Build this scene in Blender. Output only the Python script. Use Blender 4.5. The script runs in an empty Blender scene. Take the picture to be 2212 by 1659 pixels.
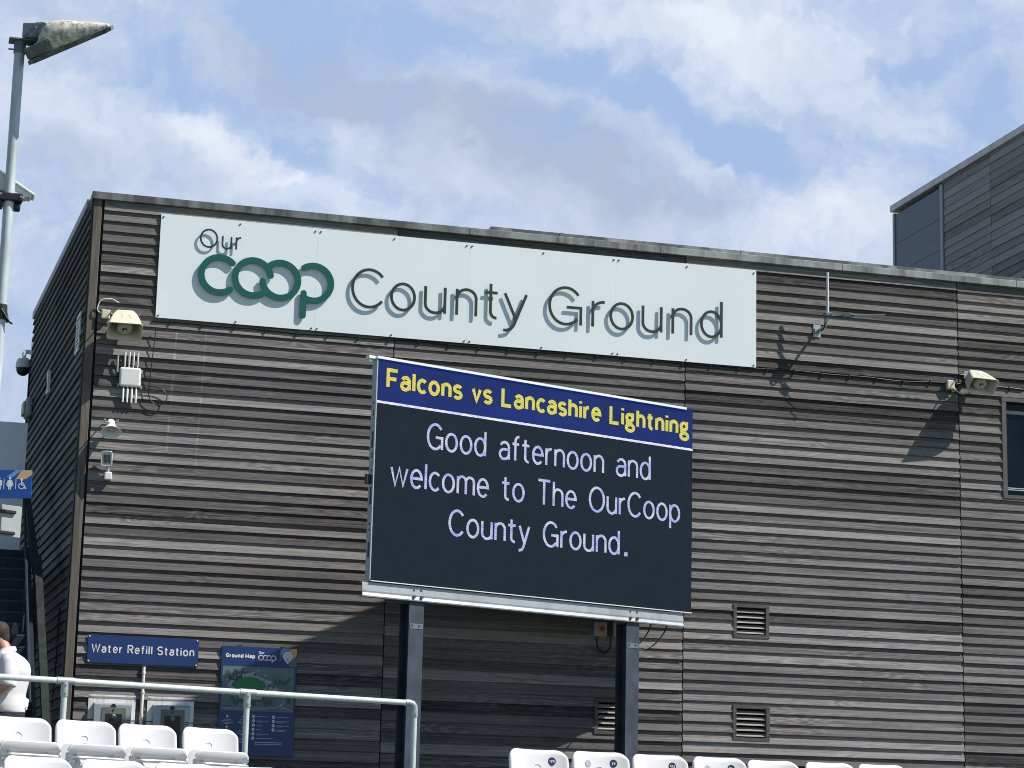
import bpy, bmesh, math, random
from mathutils import Vector, Matrix
random.seed(7)
R = math.radians
scene = bpy.context.scene
COL = scene.collection

# ------------------------------------------------------------------ camera
cam_d = bpy.data.cameras.new('camera')
cam = bpy.data.objects.new('camera', cam_d)
COL.objects.link(cam)
cam_d.sensor_width = 36.0
cam_d.lens = 78.49
cam_d.clip_start = 0.1
cam_d.clip_end = 3000.0
CX = Vector((0.96328, -0.26746, 0.02365))      # right
CF = Vector((0.25744, 0.94502, 0.20167))       # forward
CU = Vector((-0.07629, -0.18817, 0.97917))     # up
cam.matrix_world = Matrix(((CX.x, CU.x, -CF.x, -2.3762), (CX.y, CU.y, -CF.y, -31.2353), (CX.z, CU.z, -CF.z, -0.1244), (0, 0, 0, 1)))
scene.camera = cam

# ------------------------------------------------------------------ exposure
vs = scene.view_settings
vs.view_transform = 'Standard'
try:
    vs.look = 'None'
except Exception:
    pass
vs.gamma = 1.0
vs.exposure = 0.3
vs.use_curve_mapping = False
scene.cycles.filter_width = 1.0

# ------------------------------------------------------------------ sun
SUN_TO = Vector((1.95, -1.0, 2.6)).normalized()
sun_d = bpy.data.lights.new('sun', 'SUN')
sun_d.energy = 5.0
sun_d.angle = R(0.53)
sun_d.color = (1.0, 0.955, 0.88)
sun = bpy.data.objects.new('sun', sun_d)
COL.objects.link(sun)
sun.rotation_euler = SUN_TO.to_track_quat('Z', 'Y').to_euler()
sun.location = SUN_TO * 60

# ------------------------------------------------------------------ world: blue sky with broken cloud
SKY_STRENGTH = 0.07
world = bpy.data.worlds.new('World')
scene.world = world
world.use_nodes = True
wn, wl = world.node_tree.nodes, world.node_tree.links
for n in list(wn):
    wn.remove(n)


def wmath(op, a, b=None, c=None, clamp=False):
    n = wn.new('ShaderNodeMath')
    n.operation = op
    n.use_clamp = clamp
    for i, v in enumerate((a, b, c)):
        if v is None:
            continue
        if isinstance(v, (int, float)):
            n.inputs[i].default_value = v
        else:
            wl.new(v, n.inputs[i])
    return n.outputs[0]


def wdot(sock, v):
    n = wn.new('ShaderNodeVectorMath')
    n.operation = 'DOT_PRODUCT'
    wl.new(sock, n.inputs[0])
    n.inputs[1].default_value = v
    return n.outputs['Value']


def wsmooth(v, lo, hi):
    n = wn.new('ShaderNodeMapRange')
    n.interpolation_type = 'SMOOTHSTEP'
    wl.new(v, n.inputs['Value'])
    n.inputs['From Min'].default_value = lo
    n.inputs['From Max'].default_value = hi
    return n.outputs['Result']


w_out = wn.new('ShaderNodeOutputWorld')
w_bg = wn.new('ShaderNodeBackground')
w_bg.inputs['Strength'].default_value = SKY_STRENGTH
sky = wn.new('ShaderNodeTexSky')
sky.sky_type = 'NISHITA'
sky.sun_disc = False
sky.sun_elevation = R(49.9)
sky.sun_rotation = math.atan2(1.95, -1.0)
sky.air_density = 1.0
sky.dust_density = 0.3
sky.ozone_density = 2.0
tc = wn.new('ShaderNodeTexCoord')
DIR = tc.outputs['Generated']
fz = wmath('MAXIMUM', wdot(DIR, CF), 0.08)
s_ = wmath('MULTIPLY', wmath('DIVIDE', wdot(DIR, CX), fz), 4.823)
t_ = wmath('MULTIPLY', wmath('DIVIDE', wdot(DIR, CU), fz), 4.823)
comb = wn.new('ShaderNodeCombineXYZ')
wl.new(s_, comb.inputs[0])
wl.new(t_, comb.inputs[1])
comb.inputs[2].default_value = 3.7


def wnoise(scale, detail, rough, vec, dist=0.0):
    n = wn.new('ShaderNodeTexNoise')
    n.inputs['Scale'].default_value = scale
    n.inputs['Detail'].default_value = detail
    n.inputs['Roughness'].default_value = rough
    n.inputs['Distortion'].default_value = dist
    wl.new(vec, n.inputs['Vector'])
    return n


wz = wnoise(2.9, 8, 0.60, comb.outputs[0])
vsub = wn.new('ShaderNodeVectorMath')
vsub.operation = 'SUBTRACT'
wl.new(wz.outputs['Color'], vsub.inputs[0])
vsub.inputs[1].default_value = (0.5, 0.5, 0.5)
vsc = wn.new('ShaderNodeVectorMath')
vsc.operation = 'MULTIPLY_ADD'
wl.new(vsub.outputs[0], vsc.inputs[0])
vsc.inputs[1].default_value = (0.46, 0.36, 0.0)
wl.new(comb.outputs[0], vsc.inputs[2])
WARP = vsc.outputs[0]


def blobs(items):
    """sum of soft elongated patches of the sky; (u, v, ru, rv, tilt, weight)"""
    total = None
    for (u, v, ru, rv, tilt, w) in items:
        m = wn.new('ShaderNodeMapping')
        m.vector_type = 'TEXTURE'
        m.inputs['Location'].default_value = ((u - 1106) / 1000.0, (829 - v) / 1000.0, 3.7)
        m.inputs['Rotation'].default_value = (0, 0, R(-tilt))
        m.inputs['Scale'].default_value = (ru / 1000.0, rv / 1000.0, 1)
        wl.new(WARP, m.inputs['Vector'])
        g = wn.new('ShaderNodeTexGradient')
        g.gradient_type = 'SPHERICAL'
        wl.new(m.outputs[0], g.inputs['Vector'])
        q = wsmooth(g.outputs['Fac'], 0.0, 0.9)
        q = wmath('MULTIPLY', q, w)
        total = q if total is None else wmath('ADD', total, q)
    return total


cover = blobs([
    (880, 60, 420, 130, 8, -0.62), (1190, 130, 200, 70, -15, -0.45), (640, 60, 200, 90, 10, -0.25),
    (1480, 265, 300, 95, 22, -0.70), (1610, 330, 190, 80, 25, -0.50), (1290, 190, 260, 60, 15, -0.40),
    (350, 165, 300, 75, 10, -0.38), (560, 225, 220, 80, 30, -0.30), (640, 320, 200, 60, 20, -0.36),
    (2130, 240, 150, 110, 0, -0.52), (2040, 110, 240, 60, -10, -0.40), (1960, 330, 240, 70, 0, -0.30),
    (300, 50, 420, 90, 0, -0.10), (60, 430, 200, 150, 0, -0.18),
    (1560, 80, 420, 130, 5, 0.42), (500, 310, 330, 110, 35, 0.45), (120, 260, 260, 130, 20, 0.30),
    (900, 300, 560, 170, 22, 0.30), (1850, 500, 420, 130, 0, 0.32), (1250, 430, 520, 120, 18, 0.25),
    (1800, 190, 260, 90, 10, 0.22)])
bright = blobs([
    (440, 250, 210, 90, 35, 0.42), (660, 370, 260, 90, 30, 0.34), (110, 250, 220, 110, 10, 0.22),
    (1560, 70, 460, 130, 4, 0.38), (1900, 60, 300, 90, 0, 0.20), (2000, 320, 300, 110, -20, 0.22), (1800, 500, 500, 110, 5, 0.22),
    (620, 150, 320, 90, 20, -0.34), (900, 240, 520, 140, 20, -0.46), (1250, 350, 460, 120, 20, -0.36),
    (1090, 440, 560, 90, 10, -0.22), (1480, 420, 280, 80, 15, -0.24), (200, 350, 260, 90, 10, -0.22), (60, 700, 260, 240, 0, -0.10)])
n1 = wnoise(3.2, 9, 0.58, WARP, 0.25)
n2 = wnoise(8.5, 8, 0.62, WARP, 0.1)
f1 = wmath('SUBTRACT', n1.outputs['Fac'], 0.5)
f2 = wmath('SUBTRACT', n2.outputs['Fac'], 0.5)
n5 = wnoise(21.0, 7, 0.6, WARP, 0.0)
f5 = wmath('MULTIPLY', wmath('SUBTRACT', n5.outputs['Fac'], 0.5), 0.42)
dens = wmath('ADD', wmath('ADD', wmath('ADD', cover, 0.62), f5), wmath('ADD', wmath('MULTIPLY', f1, 1.05), wmath('MULTIPLY', f2, 0.95)))
cf = wmath('MULTIPLY_ADD', wsmooth(dens, 0.06, 0.96), 0.90, 0.10)
# fewer clouds away from this part of the sky
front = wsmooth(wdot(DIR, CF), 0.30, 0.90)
n3 = wnoise(2.2, 7, 0.55, DIR)
scatter = wmath('MULTIPLY', wsmooth(n3.outputs['Fac'], 0.54, 0.74), 0.30)
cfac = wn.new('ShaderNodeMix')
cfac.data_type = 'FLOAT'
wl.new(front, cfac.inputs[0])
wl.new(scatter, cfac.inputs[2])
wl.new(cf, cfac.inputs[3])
n4 = wnoise(5.0, 8, 0.6, WARP, 0.3)
br = wmath('ADD', wmath('ADD', wmath('ADD', bright, 0.50), wmath('MULTIPLY', f5, 0.7)), wmath('MULTIPLY', wmath('SUBTRACT', n4.outputs['Fac'], 0.5), 0.95), None, True)
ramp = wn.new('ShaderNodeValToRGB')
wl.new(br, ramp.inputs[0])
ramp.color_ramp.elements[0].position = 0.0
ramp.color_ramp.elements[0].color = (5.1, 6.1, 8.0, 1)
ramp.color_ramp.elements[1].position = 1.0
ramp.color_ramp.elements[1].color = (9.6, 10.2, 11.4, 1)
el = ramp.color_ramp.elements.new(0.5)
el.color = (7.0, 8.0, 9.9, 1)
mixc = wn.new('ShaderNodeMix')
mixc.data_type = 'RGBA'
wl.new(cfac.outputs[0], mixc.inputs[0])
skt = wn.new('ShaderNodeVectorMath')
skt.operation = 'MULTIPLY'
wl.new(sky.outputs[0], skt.inputs[0])
skt.inputs[1].default_value = (1.1, 1.1, 1.15)
# fixed blue brightens only the sky ahead; the rest stays dim for low fill
blue_ahead = wn.new('ShaderNodeMix')
blue_ahead.data_type = 'RGBA'
wl.new(front, blue_ahead.inputs[0])
wl.new(skt.outputs[0], blue_ahead.inputs[6])
blue_ahead.inputs[7].default_value = (4.1, 5.75, 9.1, 1)
wl.new(blue_ahead.outputs[2], mixc.inputs[6])
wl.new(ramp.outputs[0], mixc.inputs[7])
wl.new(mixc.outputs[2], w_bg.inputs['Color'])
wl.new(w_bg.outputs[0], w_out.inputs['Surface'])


# ================================================================== helpers
def link(o, parent=None):
    COL.objects.link(o)
    if parent is not None:
        o.parent = parent
    return o


def empty(name, label, cat, loc=(0, 0, 0), rz=0.0, group=None):
    o = bpy.data.objects.new(name, None)
    o.empty_display_size = 0.1
    COL.objects.link(o)
    o.location = loc
    o.rotation_euler = (0, 0, rz)
    tag(o, label, cat, group)
    return o


def tag(o, label=None, cat=None, group=None, kind=None):
    if label:
        o['label'] = label
    if cat:
        o['category'] = cat
    if group:
        o['group'] = group
    if kind:
        o['kind'] = kind
    return o


class MB:
    """collects shapes, then links them as one mesh object"""

    def __init__(self):
        self.v, self.f, self.sm = [], [], []
        self.attr = {}

    def add(self, verts, faces, smooth=False):
        b = len(self.v)
        self.v += [tuple(p) for p in verts]
        self.f += [tuple(b + i for i in fc) for fc in faces]
        self.sm += [smooth] * len(faces)

    def box(self, x0, x1, y0, y1, z0, z1):
        self.add([(x0, y0, z0), (x1, y0, z0), (x1, y1, z0), (x0, y1, z0), (x0, y0, z1), (x1, y0, z1), (x1, y1, z1), (x0, y1, z1)],
                 [(0, 3, 2, 1), (4, 5, 6, 7), (0, 1, 5, 4), (1, 2, 6, 5), (2, 3, 7, 6), (3, 0, 4, 7)])

    def bbox(self, x0, x1, y0, y1, z0, z1, r=0.01, seg=2):
        bm = bmesh.new()
        bmesh.ops.create_cube(bm, size=1.0)
        for q in bm.verts:
            q.co = ((x0 + x1) / 2 + q.co.x * (x1 - x0), (y0 + y1) / 2 + q.co.y * (y1 - y0), (z0 + z1) / 2 + q.co.z * (z1 - z0))
        bmesh.ops.bevel(bm, geom=list(bm.edges), offset=r, segments=seg, affect='EDGES', profile=0.5)
        self.add_bm(bm, False)

    def add_bm(self, bm, smooth=True, M=None):
        bm.verts.index_update()
        vs_ = [(M @ q.co if M else q.co) for q in bm.verts]
        self.add(vs_, [[q.index for q in f.verts] for f in bm.faces], smooth)
        bm.free()

    def prism(self, poly, y0, y1):
        """poly of (x, z) extruded along y"""
        n = len(poly)
        vs_ = [(x, y0, z) for x, z in poly] + [(x, y1, z) for x, z in poly]
        fs = [tuple(range(n)), tuple(range(2 * n - 1, n - 1, -1))]
        fs += [(i, i + n, (i + 1) % n + n, (i + 1) % n) for i in range(n)]
        self.add(vs_, fs)

    def prism_x(self, poly, x0, x1):
        """poly of (y, z) extruded along x"""
        n = len(poly)
        vs_ = [(x0, y, z) for y, z in poly] + [(x1, y, z) for y, z in poly]
        fs = [tuple(range(n)), tuple(range(2 * n - 1, n - 1, -1))]
        fs += [(i, i + n, (i + 1) % n + n, (i + 1) % n) for i in range(n)]
        self.add(vs_, fs)

    def tube(self, pts, r, seg=12, caps=True):
        pts = [Vector(p) for p in pts]
        n = len(pts)
        rad = r if isinstance(r, (list, tuple)) else [r] * n
        t0 = (pts[1] - pts[0]).normalized()
        up = Vector((0, 0, 1)) if abs(t0.z) < 0.9 else Vector((1, 0, 0))
        nrm = (up - t0 * up.dot(t0)).normalized()
        rings = []
        for i in range(n):
            if i == 0:
                t = t0
            elif i == n - 1:
                t = (pts[i] - pts[i - 1]).normalized()
            else:
                t = ((pts[i + 1] - pts[i]).normalized() + (pts[i] - pts[i - 1]).normalized()).normalized()
            nrm = (nrm - t * nrm.dot(t)).normalized()
            bi = t.cross(nrm)
            rings.append([pts[i] + (nrm * math.cos(2 * math.pi * k / seg) + bi * math.sin(2 * math.pi * k / seg)) * rad[i] for k in range(seg)])
        vs_ = [p for rg in rings for p in rg]
        fs = []
        for i in range(n - 1):
            for k in range(seg):
                a, b = i * seg + k, i * seg + (k + 1) % seg
                fs.append((a, b, b + seg, a + seg))
        self.add(vs_, fs, True)
        if caps:
            self.add(rings[0], [tuple(range(seg - 1, -1, -1))])
            self.add(rings[-1], [tuple(range(seg))])

    def disc(self, c, r, nrm, thick=0.003, seg=20, sx=1.0):
        nrm = Vector(nrm).normalized()
        c = Vector(c)
        self.tube([c, c + nrm * thick], r, seg)

    def loft(self, rings, cap0=True, cap1=True, smooth=True):
        n = len(rings[0])
        vs_ = [p for rg in rings for p in rg]
        fs = []
        for i in range(len(rings) - 1):
            for k in range(n):
                a, b = i * n + k, i * n + (k + 1) % n
                fs.append((a, b, b + n, a + n))
        self.add(vs_, fs, smooth)
        if cap0:
            self.add(rings[0], [tuple(range(n - 1, -1, -1))])
        if cap1:
            self.add(rings[-1], [tuple(range(n))])

    def grid(self, P, closed_u=False):
        """P[j][i] points"""
        nu = len(P[0])
        vs_ = [p for row in P for p in row]
        fs = []
        for j in range(len(P) - 1):
            for i in range(nu - 1):
                a = j * nu + i
                fs.append((a, a + 1, a + 1 + nu, a + nu))
        self.add(vs_, fs, True)

    def build(self, name, mat, parent=None, M=None, auto=True):
        me = bpy.data.meshes.new(name)
        vs_ = self.v
        if M is not None:
            vs_ = [tuple(M @ Vector(p)) for p in vs_]
        me.from_pydata(vs_, [], self.f)
        me.polygons.foreach_set('use_smooth', self.sm)
        bm = bmesh.new()
        bm.from_mesh(me)
        bmesh.ops.recalc_face_normals(bm, faces=bm.faces)
        bm.to_mesh(me)
        bm.free()
        for k, vals in self.attr.items():
            a = me.attributes.new(k, 'FLOAT', 'POINT')
            a.data.foreach_set('value', vals)
        me.update()
        o = bpy.data.objects.new(name, me)
        if mat is not None:
            me.materials.append(mat)
        return link(o, parent)


def build_each(mb, name, mat, parent=None, M=None):
    """like MB.build, but every separate piece becomes an object of its own"""
    par = list(range(len(mb.v)))

    def find(i):
        while par[i] != i:
            par[i] = par[par[i]]
            i = par[i]
        return i

    seen = {}
    for i, p in enumerate(mb.v):
        k = (round(p[0], 5), round(p[1], 5), round(p[2], 5))
        if k in seen:
            par[find(i)] = find(seen[k])
        else:
            seen[k] = i
    for f in mb.f:
        for i in f[1:]:
            par[find(i)] = find(f[0])
    groups = {}
    for f, sm in zip(mb.f, mb.sm):
        groups.setdefault(find(f[0]), []).append((f, sm))
    for fs in groups.values():
        q = MB()
        idx = {}
        for f, sm in fs:
            nf = []
            for i in f:
                if i not in idx:
                    idx[i] = len(q.v)
                    q.v.append(mb.v[i])
                nf.append(idx[i])
            q.f.append(tuple(nf))
            q.sm.append(sm)
        q.build(name, mat, parent, M)


def mods_to_mesh(o):
    """apply modifiers without operators"""
    dg = bpy.context.evaluated_depsgraph_get()
    dg.update()
    me = bpy.data.meshes.new_from_object(o.evaluated_get(dg))
    me.name = o.name
    o.modifiers.clear()
    o.data = me


# ------------------------------------------------------------------ materials
def pm(name, col, rough=0.5, metal=0.0, var=0.12, scale=6.0, bump=0.0, spec=0.5, stretch=(1, 1, 1), detail=5, bscale=None, coat=0.0):
    m = bpy.data.materials.new(name)
    m.use_nodes = True
    nt = m.node_tree
    b = nt.nodes['Principled BSDF']
    b.inputs['Roughness'].default_value = rough
    b.inputs['Metallic'].default_value = metal
    b.inputs['Specular IOR Level'].default_value = spec
    b.inputs['Coat Weight'].default_value = coat
    t = nt.nodes.new('ShaderNodeTexCoord')
    mp = nt.nodes.new('ShaderNodeMapping')
    mp.inputs['Scale'].default_value = stretch
    nt.links.new(t.outputs['Object'], mp.inputs[0])
    n = nt.nodes.new('ShaderNodeTexNoise')
    n.inputs['Scale'].default_value = scale
    n.inputs['Detail'].default_value = detail
    n.inputs['Roughness'].default_value = 0.6
    nt.links.new(mp.outputs[0], n.inputs['Vector'])
    r = nt.nodes.new('ShaderNodeValToRGB')
    r.color_ramp.elements[0].position = 0.3
    r.color_ramp.elements[1].position = 0.7
    r.color_ramp.elements[0].color = tuple(c * (1 - var) for c in col) + (1,)
    r.color_ramp.elements[1].color = tuple(min(1.0, c * (1 + var)) for c in col) + (1,)
    nt.links.new(n.outputs['Fac'], r.inputs[0])
    nt.links.new(r.outputs[0], b.inputs['Base Color'])
    if bump:
        bn = nt.nodes.new('ShaderNodeBump')
        bn.inputs['Strength'].default_value = bump
        bn.inputs['Distance'].default_value = 0.01
        if bscale:
            n2_ = nt.nodes.new('ShaderNodeTexNoise')
            n2_.inputs['Scale'].default_value = bscale
            n2_.inputs['Detail'].default_value = 4
            nt.links.new(mp.outputs[0], n2_.inputs['Vector'])
            nt.links.new(n2_.outputs['Fac'], bn.inputs['Height'])
        else:
            nt.links.new(n.outputs['Fac'], bn.inputs['Height'])
        nt.links.new(bn.outputs[0], b.inputs['Normal'])
    return m


def emis(name, col, strength, base=(0.02, 0.02, 0.025), var=None, rough=0.5, scale=7.0, pixel=True):
    """a lit panel of LED dots: colour drifts between var[0] and var[1]"""
    m = bpy.data.materials.new(name)
    m.use_nodes = True
    nt = m.node_tree
    b = nt.nodes['Principled BSDF']
    b.inputs['Base Color'].default_value = base + (1,)
    b.inputs['Roughness'].default_value = rough
    b.inputs['Specular IOR Level'].default_value = 0.06
    t = nt.nodes.new('ShaderNodeTexCoord')
    mp = nt.nodes.new('ShaderNodeMapping')
    mp.inputs['Scale'].default_value = (1, 1, 1.6)
    mp.inputs['Rotation'].default_value = (0, R(20), 0)
    nt.links.new(t.outputs['Object'], mp.inputs[0])
    n = nt.nodes.new('ShaderNodeTexNoise')
    n.inputs['Scale'].default_value = scale
    n.inputs['Detail'].default_value = 3
    nt.links.new(mp.outputs[0], n.inputs['Vector'])
    r = nt.nodes.new('ShaderNodeValToRGB')
    a, c = (var if var else (col, col))
    r.color_ramp.elements[0].position = 0.36
    r.color_ramp.elements[1].position = 0.64
    r.color_ramp.elements[0].color = a + (1,)
    r.color_ramp.elements[1].color = c + (1,)
    nt.links.new(n.outputs['Fac'], r.inputs[0])
    src = r.outputs[0]
    if pixel:
        wv = nt.nodes.new('ShaderNodeTexWave')
        wv.wave_type = 'BANDS'
        wv.bands_direction = 'DIAGONAL'
        wv.inputs['Scale'].default_value = 9.0
        wv.inputs['Distortion'].default_value = 1.5
        nt.links.new(mp.outputs[0], wv.inputs['Vector'])
        mr = nt.nodes.new('ShaderNodeMapRange')
        nt.links.new(wv.outputs['Fac'], mr.inputs['Value'])
        mr.inputs['To Min'].default_value = 0.72
        mr.inputs['To Max'].default_value = 1.20
        mx = nt.nodes.new('ShaderNodeVectorMath')
        mx.operation = 'SCALE'
        nt.links.new(src, mx.inputs[0])
        nt.links.new(mr.outputs[0], mx.inputs['Scale'])
        src = mx.outputs[0]
    nt.links.new(src, b.inputs['Emission Color'])
    b.inputs['Emission Strength'].default_value = strength
    return m


def wood_board(name, lo, mid, hi, stains=False, green=0.0):
    """silvered larch weatherboard; each board has its own tone and grain"""
    m = bpy.data.materials.new(name)
    m.use_nodes = True
    nt = m.node_tree
    N, L = nt.nodes, nt.links
    b = N['Principled BSDF']
    b.inputs['Roughness'].default_value = 0.82
    b.inputs['Specular IOR Level'].default_value = 0.25

    def math_(op, a, c=None, clamp=False):
        n = N.new('ShaderNodeMath')
        n.operation = op
        n.use_clamp = clamp
        for i, v in enumerate((a, c)):
            if v is None:
                continue
            if isinstance(v, (int, float)):
                n.inputs[i].default_value = v
            else:
                L.new(v, n.inputs[i])
        return n.outputs[0]

    def noise(vec, scale, detail, rough=0.6, dist=0.0):
        n = N.new('ShaderNodeTexNoise')
        n.inputs['Scale'].default_value = scale
        n.inputs['Detail'].default_value = detail
        n.inputs['Roughness'].default_value = rough
        n.inputs['Distortion'].default_value = dist
        L.new(vec, n.inputs['Vector'])
        return n.outputs['Fac']

    def comb_(x, y, z):
        n = N.new('ShaderNodeCombineXYZ')
        for i, v in enumerate((x, y, z)):
            if isinstance(v, (int, float)):
                n.inputs[i].default_value = v
            else:
                L.new(v, n.inputs[i])
        return n.outputs[0]

    t = N.new('ShaderNodeTexCoord')
    sp = N.new('ShaderNodeSeparateXYZ')
    L.new(t.outputs['Object'], sp.inputs[0])
    X, Z = sp.outputs[0], sp.outputs[2]
    at = N.new('ShaderNodeAttribute')
    at.attribute_name = 'tone'
    asd = N.new('ShaderNodeAttribute')
    asd.attribute_name = 'seed'
    tone, seed = at.outputs['Fac'], asd.outputs['Fac']
    xs = math_('ADD', X, math_('MULTIPLY', seed, 43.0))
    v1 = comb_(math_('MULTIPLY', xs, 0.55), math_('MULTIPLY', seed, 91.0), math_('MULTIPLY', Z, 48.0))
    streak = noise(v1, 1.0, 6, 0.62)
    v2 = comb_(math_('MULTIPLY', xs, 0.5), math_('MULTIPLY', seed, 17.0), math_('MULTIPLY', Z, 5.5))
    g0 = noise(v2, 1.0, 2, 0.5, 0.3)
    rings = math_('SINE', math_('MULTIPLY', g0, 95.0))
    msk = N.new('ShaderNodeMapRange')
    msk.interpolation_type = 'SMOOTHSTEP'
    L.new(noise(comb_(math_('MULTIPLY', xs, 0.45), math_('MULTIPLY', seed, 57.0), 0.0), 1.0, 2), msk.inputs['Value'])
    msk.inputs['From Min'].default_value = 0.48
    msk.inputs['From Max'].default_value = 0.62
    ringm = math_('MULTIPLY', rings, msk.outputs[0])
    blot = noise(comb_(math_('MULTIPLY', X, 0.55), 0.0, math_('MULTIPLY', Z, 0.9)), 1.0, 5, 0.6)
    speck = noise(comb_(math_('MULTIPLY', xs, 9.0), math_('MULTIPLY', seed, 7.0), math_('MULTIPLY', Z, 60.0)), 1.0, 3, 0.7)
    val = math_('ADD', tone, math_('MULTIPLY', math_('SUBTRACT', streak, 0.5), 0.80))
    val = math_('ADD', val, math_('MULTIPLY', ringm, 0.11))
    val = math_('ADD', val, math_('MULTIPLY', math_('SUBTRACT', blot, 0.5), 0.26))
    val = math_('ADD', val, math_('MULTIPLY', math_('SUBTRACT', speck, 0.5), 0.40))
    if stains:
        # two chalky drip lines left on the boards, and pale flecks
        for x0, wd, zl, zh in ((1.16, 0.020, 5.1, 6.9), (1.58, 0.018, 5.0, 7.0)):
            d = math_('ABSOLUTE', math_('SUBTRACT', math_('ADD', X, math_('MULTIPLY', math_('SUBTRACT', 7.0, Z), 0.03)), x0))
            a = math_('SUBTRACT', 1.0, math_('DIVIDE', d, wd), True)
            c = math_('MULTIPLY', math_('GREATER_THAN', Z, zl), math_('LESS_THAN', Z, zh))
            nn = math_('MULTIPLY', math_('MULTIPLY', a, c), math_('SUBTRACT', math_('MULTIPLY', noise(comb_(0.0, x0, Z), 9.0, 3), 2.4), 0.8, True))
            val = math_('ADD', val, math_('MULTIPLY', nn, 0.35))
    r = N.new('ShaderNodeValToRGB')
    L.new(val, r.inputs[0])
    e = r.color_ramp.elements
    e[0].position = 0.05
    e[0].color = lo + (1,)
    e[1].position = 1.0
    e[1].color = hi + (1,)
    e.new(0.5).color = mid + (1,)
    src = r.outputs[0]
    # boards differ a little in warmth
    hv = N.new('ShaderNodeHueSaturation')
    L.new(src, hv.inputs['Color'])
    L.new(math_('ADD', 0.55, math_('MULTIPLY', noise(comb_(math_('MULTIPLY', seed, 23.0), 0.0, math_('MULTIPLY', X, 0.1)), 1.0, 2), 1.0)), hv.inputs['Saturation'])
    src = hv.outputs[0]
    if green:
        gm = N.new('ShaderNodeMix')
        gm.data_type = 'RGBA'
        alg = N.new('ShaderNodeMapRange')
        L.new(noise(comb_(math_('MULTIPLY', X, 0.8), 4.0, math_('MULTIPLY', Z, 1.0)), 1.3, 4), alg.inputs['Value'])
        alg.inputs['From Min'].default_value = 0.42
        alg.inputs['From Max'].default_value = 0.66
        alg.inputs['To Max'].default_value = green
        L.new(alg.outputs[0], gm.inputs[0])
        L.new(src, gm.inputs[6])
        gm.inputs[7].default_value = (0.085, 0.10, 0.060, 1)
        src = gm.outputs[2]
    L.new(src, b.inputs['Base Color'])
    bn = N.new('ShaderNodeBump')
    bn.inputs['Strength'].default_value = 0.35
    bn.inputs['Distance'].default_value = 0.004
    L.new(math_('ADD', streak, math_('MULTIPLY', ringm, 0.15)), bn.inputs['Height'])
    L.new(bn.outputs[0], b.inputs['Normal'])
    return m


def streaked(name, base, dark, rough=0.55, metal=0.3, dens=5.0, amount=(0.42, 0.62), drift=None):
    """sheet metal with vertical run-off streaks and lichen"""
    m = pm(name, base, rough, metal, 0.10, 4.0)
    nt = m.node_tree
    b = nt.nodes['Principled BSDF']
    src = b.inputs['Base Color'].links[0].from_socket
    t = nt.nodes.new('ShaderNodeTexCoord')
    mp = nt.nodes.new('ShaderNodeMapping')
    mp.inputs['Scale'].default_value = (dens, 1, 0.6)
    nt.links.new(t.outputs['Object'], mp.inputs[0])
    n = nt.nodes.new('ShaderNodeTexNoise')
    n.inputs['Scale'].default_value = 1.0
    n.inputs['Detail'].default_value = 7
    n.inputs['Roughness'].default_value = 0.65
    nt.links.new(mp.outputs[0], n.inputs['Vector'])
    mr = nt.nodes.new('ShaderNodeMapRange')
    nt.links.new(n.outputs['Fac'], mr.inputs['Value'])
    mr.inputs['From Min'].default_value = amount[0]
    mr.inputs['From Max'].default_value = amount[1]
    fac = mr.outputs[0]
    if drift:
        # weathering is heavier towards one end of the run
        sp = nt.nodes.new('ShaderNodeSeparateXYZ')
        nt.links.new(t.outputs['Object'], sp.inputs[0])
        dr = nt.nodes.new('ShaderNodeMapRange')
        nt.links.new(sp.outputs[0], dr.inputs['Value'])
        dr.inputs['From Min'].default_value = drift[0]
        dr.inputs['From Max'].default_value = drift[1]
        dr.inputs['To Min'].default_value = 0.55
        dr.inputs['To Max'].default_value = 0.0
        ad = nt.nodes.new('ShaderNodeMath')
        ad.operation = 'ADD'
        ad.use_clamp = True
        nt.links.new(fac, ad.inputs[0])
        nt.links.new(dr.outputs[0], ad.inputs[1])
        fac = ad.outputs[0]
    mx = nt.nodes.new('ShaderNodeMix')
    mx.data_type = 'RGBA'
    nt.links.new(fac, mx.inputs[0])
    nt.links.new(src, mx.inputs[6])
    mx.inputs[7].default_value = dark + (1,)
    nt.links.new(mx.outputs[2], b.inputs['Base Color'])
    return m


M = {}
M['board'] = wood_board('weathered_board', (0.018, 0.017, 0.017), (0.143, 0.135, 0.130), (0.40, 0.383, 0.362), stains=True)
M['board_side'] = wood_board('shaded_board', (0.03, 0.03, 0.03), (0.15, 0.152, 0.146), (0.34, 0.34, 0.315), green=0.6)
M['board_upper'] = wood_board('upper_board', (0.08, 0.075, 0.07), (0.31, 0.29, 0.275), (0.48, 0.46, 0.44))
M['trim_wood'] = pm('corner_post_wood', (0.135, 0.118, 0.102), 0.8, 0, 0.35, 3.0, 0.3, 0.2, (14, 14, 0.8))
M['vent_wood'] = pm('vent_frame_wood', (0.10, 0.092, 0.085), 0.75, 0, 0.3, 6.0, 0.2, 0.25, (1, 1, 6))
M['slat_wood'] = pm('vent_slat_wood', (0.30, 0.28, 0.25), 0.75, 0, 0.25, 5.0, 0.2, 0.25, (1, 6, 6))
M['void'] = pm('dark_void', (0.008, 0.008, 0.010), 0.9, 0, 0.2, 3.0)
M['core'] = pm('breather_membrane', (0.012, 0.012, 0.016), 0.9, 0, 0.2, 3.0)
M['coping'] = streaked('zinc_coping', (0.31, 0.335, 0.33), (0.075, 0.078, 0.078), 0.5, 0.15, 2.2, (0.44, 0.70), drift=(0.0, 9.0))
M['upstand'] = streaked('roof_upstand', (0.34, 0.35, 0.36), (0.085, 0.085, 0.09), 0.55, 0.2, 1.5, (0.34, 0.56))
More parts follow.
